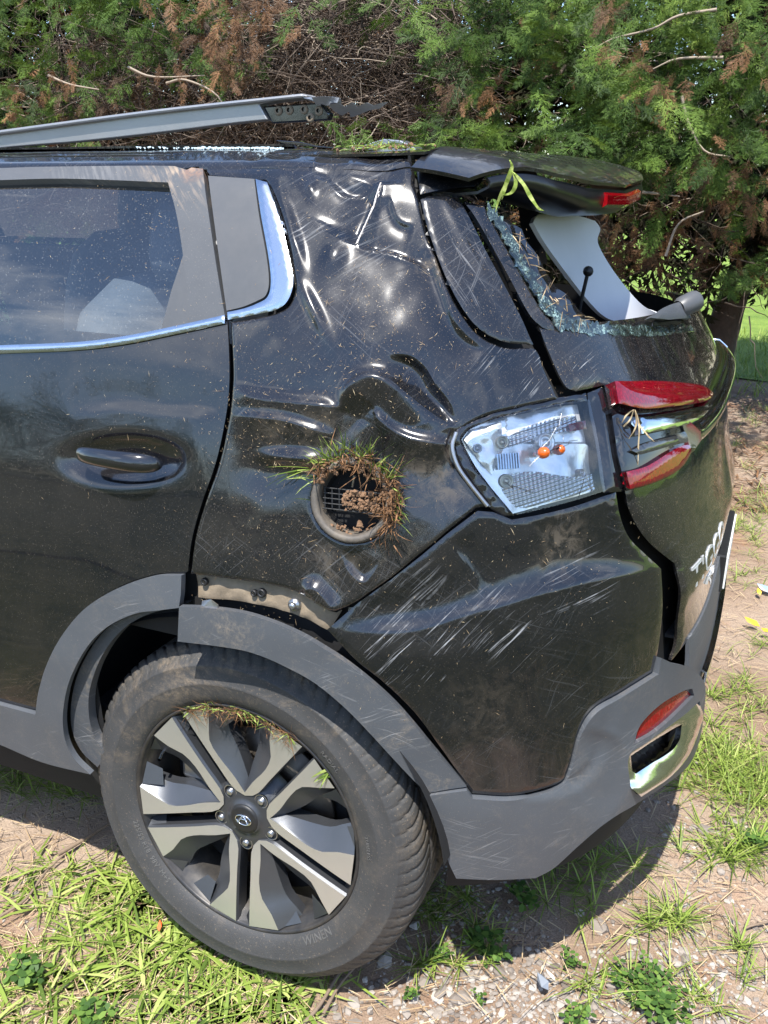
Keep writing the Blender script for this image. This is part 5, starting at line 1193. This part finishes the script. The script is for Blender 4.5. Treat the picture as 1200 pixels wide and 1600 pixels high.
    a = r.uniform(0, 6.28, n); ca, sa = np.cos(a)[:, None], np.sin(a)[:, None]; J = np.stack([J[..., 0]*ca-J[..., 1]*sa, J[..., 0]*sa+J[..., 1]*ca, J[..., 2]], -1)*s[:, None, None]+P[:, None]; J[..., 2] += (s*.25)[:, None]
    f = (icf[None]+(np.arange(n)*len(ico))[:, None, None]).reshape(-1, 3); tag(big_mesh('gravel', J.reshape(-1, 3), f, np.repeat(np.clip(r.normal(.55, .25, n), 0, 1), len(icf)), V_stone, None, False), 'loose grey and beige gravel on the bare ground', 'gravel', kind='stuff')
    # clover-like weeds, each a plant
    def weed(px, py, n, R, lb, seed, ls=.012):
        rr = np.random.default_rng(seed); g0 = ground_at(px, py); z0 = float(ground_h(g0[0], g0[1])[0]); V, Fc = [], []; tn = []; paths = []
        for _ in range(n):
            a = rr.uniform(0, 6.28); d = rr.uniform(.1, 1)*R; h = rr.uniform(.012, .04); c = np.array([d*math.cos(a), d*math.sin(a)*.8, h]); paths.append(np.array([(0, 0, 0), (c[0]*.6, c[1]*.6, h*.7), tuple(c)]))
            for k in range(3):
                b = a+k*2.09; s = ls*rr.uniform(.7, 1.3); u = np.array([math.cos(b), math.sin(b), rr.normal(0, .25)]); v = np.array([-math.sin(b), math.cos(b), 0]); n0 = len(V)
                V += [tuple(c), tuple(c+u*s*.5+v*s*.42), tuple(c+u*s*1.1+v*s*.3), tuple(c+u*s*1.15-v*s*.3), tuple(c+u*s*.5-v*s*.42)]; Fc += [(n0, n0+1, n0+2, n0+3, n0+4)]; tn.append(rr.random())
        t = tag(empty('weed_plant', (g0[0], g0[1], z0)), lb, 'plant', 'small green weeds on the gravel'); o = big_mesh('leaf', V, Fc, tn, V_weed, t); o['kind'] = 'stuff'
        tube('stem', paths, [.0008]*len(paths), M_stick, t, 4)
    weed(1010, 1540, 80, .070, 'large dark green clover weed at the bottom right beside a straw tuft', 1, .010); weed(1035, 1575, 40, .05, 'smaller leafy weed below the large clover at the bottom edge', 2, .013)
    weed(760, 1480, 40, .05, 'leafy green weed half in the bumper shadow', 3); weed(820, 1405, 20, .035, 'single weed standing in the shade of the bumper', 4); weed(895, 1500, 12, .018, 'tiny bright weed right of the dark plastic shard', 5, .009)
    weed(900, 1585, 16, .025, 'small weed at the bottom edge below the dark plastic shard', 6, .010); weed(1180, 1320, 20, .03, 'bright green weed on the right edge among the grass', 7, .012); weed(45, 1530, 22, .045, 'dark green round leaved weed in the lower left corner', 8, .015)
    weed(150, 1590, 14, .035, 'round leaved weed in the grass at the bottom left', 9, .013); weed(690, 1500, 10, .02, 'tiny weed left of the shadowed weed', 10, .009); weed(640, 1555, 8, .016, 'lone sprout left of the dark plastic shard', 11, .008); weed(745, 1560, 8, .012, 'tiny yellow green sprout near the bottom edge', 12, .006)
    # sticks
    def stick(pxs, R, lb, z=.006):
        P = catmull([ground_at(*p, z=z) for p in pxs], 5); o = P[0].copy(); o[2] = 0; t = tube('stick', [P-o], [np.linspace(R, R*.6, len(P))], M_stick, None, 7); t.location = o; tag(t, lb, 'stick', 'fallen sticks')
    stick([(90, 1335), (130, 1312), (172, 1286)], .006, 'thick dry stick left of the tyre in the shade edge'); stick([(0, 1432), (40, 1405), (72, 1362), (100, 1335)], .0035, 'long thin bent stick at the left edge'); stick([(455, 1620), (500, 1570), (530, 1520), (552, 1495)], .0045, 'stick poking out from under the tyre to the bottom edge')
    stick([(505, 1585), (530, 1540), (560, 1505)], .0035, 'second stick right beside the one under the tyre'); stick([(1150, 1470), (1165, 1450), (1200, 1440), (1240, 1425)], .003, 'dark thin twig at the right edge on bare ground')
    stick([(840, 1180), (900, 1165), (1000, 1150)], .003, 'twig behind the bumper on the ground'); stick([(1080, 1005), (1100, 1015), (1125, 1030)], .004, 'grey stick beside the bumper on the brown litter')
    def leaf(px, py, s, mat, lb, cat='leaf', rot=0, name='fallen_leaf', asp=.45):
        g0 = ground_at(px, py, .02); V = [(0, -s, 0), (s*asp, -s*.35, .004), (s*asp*.8, s*.5, .002), (0, s, .006), (-s*asp*.8, s*.45, .0), (-s*asp, -s*.4, .003)]; o = mesh_obj(name, V, [(0, 1, 2, 3, 4, 5)], mat, None, False); solid(o, .0012)
        o.location = (g0[0], g0[1], .02); o.rotation_euler = (.3, -.2, rot); tag(o, lb, cat)
    leaf(250, 1447, .011, M_leafo, 'small orange leaf in the grass left of the tyre', rot=.4); leaf(1175, 972, .03, M_leafy, 'yellow leaf near the right edge level with the badge', rot=1.3); leaf(1186, 925, .018, M_leafy, 'small yellow leaf above the other at the right edge', rot=.3)
    leaf(1196, 985, .02, M_leafy, 'yellow leaf cut by the right edge', rot=2)
    shard = simple('grey_shard', (.16, .18, .21), .25, .2); leaf(848, 1534, .018, shard, 'dark grey plastic shard on the gravel', 'shard', .9, 'plastic_shard', .5)
    white = simple('pale_shard', (.7, .68, .62), .6); leaf(860, 1524, .013, white, 'pale chip next to the dark plastic shard', 'chip', 1.1, 'pale_chip', .2); leaf(1196, 920, .035, simple('blue_litter', (.25, .33, .45), .4), 'bluish scrap of litter at the right edge', 'litter', 1.4, 'scrap', .5)
ground_cover()

# ---------------------------------------------------------------- debris stuck on the car
def on_car():
    r = np.random.default_rng(31)
    # chips of grass and straw stuck to the panels, hundreds of them
    A = []
    for cx, cy, sx, sy, n in [(560, 560, 90, 90, 420), (440, 720, 60, 60, 260), (620, 480, 60, 60, 160), (400, 640, 50, 60, 130), (220, 350, 50, 60, 130), (200, 600, 120, 90, 150), (450, 850, 60, 40, 140), (540, 330, 90, 50, 130), (760, 450, 40, 60, 60), (860, 870, 60, 50, 80), (700, 960, 120, 100, 130), (320, 240, 160, 8, 160),
                              (100, 430, 90, 80, 60), (900, 590, 40, 20, 40), (1040, 620, 40, 10, 30), (1000, 860, 50, 50, 40), (750, 250, 70, 10, 50), (350, 960, 60, 16, 90), (300, 550, 60, 60, 60), (850, 640, 40, 8, 30)]:
        A.append(r.normal(0, 1, (n, 2))*[sx, sy]+[cx, cy])
    q = np.concatenate(A); q = q[(q[:, 0] < 1050) & (q[:, 1] > 232) & (q[:, 1] < 1200)]
    k = np.array([((x-551)**2+(y-782)**2) > 75**2 and not (720 < x < 945 and 625 < y < 800) and not (y > 900 and x < 300) for x, y in q]); q = q[k]
    P, N = hit(q); d = np.zeros(len(q)); m = q[:, 0] > 365; d[m] = quarter_disp(q[m]); low = (q[:, 0] > 520) & (q[:, 1] > 985-(q[:, 0]-513)*.8); d[low] = .010
    P = P+N*(d+.0045)[:, None]; n = len(P); a = r.normal(size=(n, 3)); t = a-N*(a*N).sum(1)[:, None]; t /= np.linalg.norm(t, axis=1, keepdims=True); b = np.cross(N, t)
    L = np.exp(r.normal(math.log(.0016), .6, n))[:, None]; W = (r.uniform(.0002, .0005, n))[:, None]
    V = np.stack([P-t*L-b*W, P+b*W*.6+N*L*.1, P+t*L+N*L*.25, P-b*W*.8+N*L*.1], 1).reshape(-1, 3); f = np.arange(len(V)).reshape(-1, 4)
    tag(big_mesh('grass_clippings', V, f, r.random(n), V_dry), 'tiny dry grass clippings stuck to the black paint', 'clippings', kind='stuff')
    def tuft(name, origin, pts3, dirs, Ls, Ws, mat, lb, cat, clods=(), clodr=.004, dry=None):
        o = tag(empty(name, origin), lb, cat); V, Fc, tn = [], [], []
        for p, d, L, W in zip(pts3, dirs, Ls, Ws):
            d = d/np.linalg.norm(d); s = np.cross(d, r.normal(size=3)); s /= np.linalg.norm(s); g_ = np.array([0, 0, -1]); n0 = len(V); bend = r.uniform(.1, .8)
            for t_, wv in ((0, .7), (.35, 1), (.7, .7), (1, .05)):
                c = p+d*L*t_+g_*L*bend*t_*t_*.5; V += [c-s*W*wv/2, c+s*W*wv/2]
            for k in range(3): Fc.append((n0+2*k, n0+2*k+1, n0+2*k+3, n0+2*k+2)); tn.append(r.random())
        V = np.array(V)-np.array(origin); x = big_mesh('grass_blade', V, Fc, tn, mat, o, True); x['kind'] = 'stuff'
        if dry:
            V, Fc, tn = [], [], []
            for p, d, L, W in zip(*dry):
                d = d/np.linalg.norm(d); s = np.cross(d, r.normal(size=3)); s /= np.linalg.norm(s); n0 = len(V); c2 = r.normal(size=3)*.4
                for t_, wv in ((0, .7), (.35, 1), (.7, .7), (1, .2)): c = p+d*L*t_+c2*L*t_*t_; V += [c-s*W*wv/2, c+s*W*wv/2]
                for k in range(3): Fc.append((n0+2*k, n0+2*k+1, n0+2*k+3, n0+2*k+2)); tn.append(r.random()*.9)
            x = big_mesh('root_strand', np.array(V)-np.array(origin), Fc, tn, V_dead, o, True); x['kind'] = 'stuff'
        if len(clods):
            bm = bmesh.new(); bmesh.ops.create_icosphere(bm, subdivisions=1, radius=1); ico = np.array([tuple(v.co) for v in bm.verts]); icf = np.array([[v.index for v in f.verts] for f in bm.faces]); bm.free()
            V = np.concatenate([ico*(1+r.normal(0, .35, (len(ico), 1)))*r.uniform(.5, 1.5, 3)*clodr*r.uniform(.35, 1.3)+c-np.array(origin) for c in clods]); f = np.concatenate([icf+i*len(ico) for i in range(len(clods))])
            x = mesh_obj('earth_clod', V, f, M_root, o, False); x['kind'] = 'stuff'
        return o
    # fuel filler: ring, cup and grid (parts of the car)
    m = frame_px(551, 782, .002); FP = empty('fuel_filler', (0, 0, 0), CAR); set_mat4(FP, m); FP['label'] = 'open fuel filler recess packed with earth and grass'
    V, f = lathe([(.004, .0665), (-.006, .0650), (-.009, .0620), (-.009, .0560), (-.005, .0535), (.006, .0520), (.03, .0500)], 72); mesh_obj('filler_ring', V, f[:, ::-1], simple('dusty_ring', (.085, .075, .065), .6, var=.3, scale=50, dust=.4), FP)
    V, f = lathe([(.012, .052), (.055, .046), (.06, .0)], 48); mesh_obj('filler_cup', V, f[:, ::-1], M_gap, FP)
    grid = []
    for k in range(9): grid.append([(-.046+k*.0115, .004, .016), (-.044+k*.0115, .004, -.016)])
    for k in range(5): grid.append([(-.048, .004, -.016+k*.008), (.048, .004, -.018+k*.008)])
    tube('filler_grid', [np.array(p) for p in grid], [.0013]*len(grid), M_black, FP, 5)
    tube('filler_rod', [np.array([(-.004, .01, .02), (0, .004, .038)])], [.002], M_metal, FP, 8)
    O = np.array(m.translation); ex = np.array(m.col[0][:3]); en = -np.array(m.col[1][:3]); ez = np.array(m.col[2][:3])
    pl = lambda u, v, w_: O+ex*u+ez*v+en*w_
    pts3, dirs, Ls, Ws = [], [], [], []
    for _ in range(95):
        a = r.uniform(math.radians(30), math.radians(135)); R_ = .066+r.normal(0, .006); pts3.append(pl(R_*math.cos(a), R_*math.sin(a), .006)); dirs.append(ex*(math.cos(a)*.5+r.normal(0, .35))+ez*(.8+r.normal(0, .3))+en*(.45+r.normal(0, .25))); Ls.append(r.uniform(.02, .065)); Ws.append(r.uniform(.0012, .003))
    for _ in range(40):
        a = r.uniform(-.4, 3.3); pts3.append(pl(.066*math.cos(a), .066*math.sin(a), .006)); dirs.append(ex*math.cos(a)+ez*math.sin(a)*.7+en*.5+r.normal(0, .3, 3)); Ls.append(r.uniform(.02, .05)); Ws.append(r.uniform(.001, .0025))
    for _ in range(5): pts3.append(pl(-.06, .045, .006)); dirs.append(-ex+ez*r.normal(0, .12)+en*.15); Ls.append(r.uniform(.05, .09)); Ws.append(.004)
    dp, dd, dl, dw = [], [], [], []
    for _ in range(280):
        a = r.uniform(math.radians(-25), math.radians(150)); R_ = .068+r.normal(0, .008); p = pl(R_*math.cos(a), R_*math.sin(a), .008+r.uniform(0, .012)); dp.append(p); dd.append(r.normal(size=3)*.7+en*.3+ez*-.2+ex*.25); dl.append(r.uniform(.008, .03)); dw.append(r.uniform(.001, .0025))
    for _ in range(150): dp.append(pl(.060+r.normal(0, .009), -.008+r.normal(0, .026), .010)); dd.append(r.normal(size=3)*.6-ez*.7+en*.3); dl.append(r.uniform(.008, .028)); dw.append(r.uniform(.001, .0024))
    cl = [pl(.063*math.cos(a)+r.normal(0, .005), .056*math.sin(a)+r.normal(0, .005), .004+r.uniform(0, .008)) for a in r.uniform(math.radians(-30), math.radians(150), 150)]+[pl(r.uniform(-.015, .045), r.uniform(-.014, .014), -.003+r.uniform(0, .003)) for _ in range(150)]+[pl(r.normal(0, .02), -.044+r.normal(0, .003), -.004) for _ in range(30)]
    tuft('turf_clump', tuple(pl(0, .06, .0)), pts3, dirs, Ls, Ws, V_grass, 'clump of turf, roots and earth jammed into the open fuel filler', 'turf', cl, .0030, (dp, dd, dl, dw))
    # on the wheel
    W0 = np.array([.012, .026, .366]); wl = lambda a, R_, o: W0+np.array([R_*math.cos(a), -o, R_*math.sin(a)])+np.array([0, math.sin(.06)*R_*math.sin(a), 0])
    an = lambda: r.uniform(math.radians(62), math.radians(122)); pts3 = [wl(an(), .236+r.normal(0, .004), .008) for _ in range(60)]; dirs = [np.array([r.normal(0, .8), -.3, r.normal(.05, .45)]) for _ in pts3]
    dp = [wl(an(), .232+r.normal(0, .006), .008) for _ in range(230)]; dd = [np.array([r.normal(0, 1), -.3, r.normal(-.2, .5)]) for _ in dp]
    tuft('grass_wisp', tuple(wl(math.pi/2, .236, .008)), pts3, dirs, r.uniform(.010, .035, 60), r.uniform(.001, .0026, 60), V_grass, 'wisp of grass and roots caught on the top edge of the alloy wheel', 'grass', [wl(an(), .232, .006) for _ in range(60)], .0022, (dp, dd, r.uniform(.008, .03, 230), r.uniform(.0006, .0016, 230)))
    p = hit([(480, 1185)])[0][0]; pts3 = [wl(math.radians(41)+r.normal(0, .02), .238, .004) for _ in range(6)]; tuft('grass_sprig', tuple(pts3[0]), pts3, [np.array([r.normal(-.9, .4), -.2, r.normal(-.3, .2)]) for _ in pts3], [.03]*6, [.0035]*6, V_grass, 'small green sprig on the upper right edge of the alloy wheel', 'grass')
    # blades hanging over the spoiler edge and from the tail lamp
    def hang(name, lb, pxs, Y, W, mat=V_grass):
        V, Fc, tn = [], [], []; o0 = at_y(*pxs[0][0], Y)
        for path in pxs:
            P = catmull([at_y(a, b, Y) for a, b in path], 5); T_ = np.gradient(P, axis=0); s = np.cross(T_, fw); s /= np.linalg.norm(s, axis=1, keepdims=True); n0 = len(V); k = len(P); w_ = W*np.sin(np.linspace(.25, math.pi-.1, k))
            for i in range(k): V += [P[i]-s[i]*w_[i]-fw*.002*math.sin(i), P[i]+s[i]*w_[i]]
            for i in range(k-1): Fc.append((n0+2*i, n0+2*i+1, n0+2*i+3, n0+2*i+2)); tn.append(r.uniform(.5, 1))
        o = big_mesh(name, np.array(V)-o0, Fc, tn, mat, None, True); o.location = o0; solid(o, .0006, 0); tag(o, lb, 'grass')
    hang('grass_strand', 'long green blades hanging over the edge of the roof spoiler', [[(796, 250), (800, 262), (792, 285), (780, 310), (774, 332)], [(800, 268), (812, 280), (825, 300), (838, 322), (850, 330)], [(800, 268), (806, 285), (800, 300), (785, 306)], [(798, 262), (790, 290), (784, 312)]], .23, .0028)
    hang('straw_tuft', 'pale straw tuft hanging from the red tail lamp', [[(990, 640), (985, 655), (972, 670), (966, 690)], [(992, 640), (998, 660), (998, 690), (996, 742)], [(990, 640), (978, 650), (970, 664)], [(993, 642), (1000, 665), (1012, 680), (1022, 690)], [(992, 640), (994, 665), (980, 690)]], hit([(990, 650)])[0][0][1]-.045, .0012, V_dry)
    P, N = hit([(x, y) for x, y in r.normal(0, 1, (150, 2))*[32, 2.5]+[590, 234]]); P = P+[0, .03, .006]
    tuft('roof_grass', tuple(P[0]), list(P), [np.array([r.normal(0, 1), r.normal(0, .3), abs(r.normal(0, .25))]) for _ in P], r.uniform(.01, .03, 150), r.uniform(.001, .0025, 150), V_grass, 'scraps of grass lying along the roof edge by the spoiler', 'grass', list(P[:60]), .003)
    # shattered glass grains on the roof edge and straw in the window corner
    n = 900; q = np.stack([r.uniform(150, 430, n), np.full(n, 233.)], -1); P, N = hit(q); P = P+[0, 0, .001]+r.normal(0, 1, (n, 3))*[0, .02, .0005]; P[:, 2] = np.maximum(P[:, 2], 1.532); s = r.uniform(.001, .0028, n)[:, None, None]
    T4 = np.array([(1, 1, 1), (-1, -1, 1), (-1, 1, -1), (1, -1, -1)])*.7; V = (P[:, None]+T4[None]*s*(1+r.normal(0, .2, (n, 4, 1)))).reshape(-1, 3); f = (np.array([(0, 1, 2), (0, 3, 1), (0, 2, 3), (1, 3, 2)])[None]+(np.arange(n)*4)[:, None, None]).reshape(-1, 3)
    gg = simple('glass_grain', (.5, .62, .66), .08, .0, spec=1.0); tag(mesh_obj('glass_grains', V, f, gg, None, False), 'grains of shattered glass along the roof edge over the door', 'broken glass', kind='stuff')
    q = catmull([(800, 370), (818, 408), (845, 455), (870, 490), (905, 510)], 14); q = q+r.normal(0, 4, q.shape); P, N = hit(q); P = P+N*.016
    tuft('straw_wisp', tuple(P[0]), list(P), [N[i]*.4+r.normal(0, .7, 3) for i in range(len(P))], r.uniform(.008, .03, len(P)), r.uniform(.0008, .002, len(P)), V_dry, 'straw caught along the broken glass edge of the rear window', 'straw')
on_car()
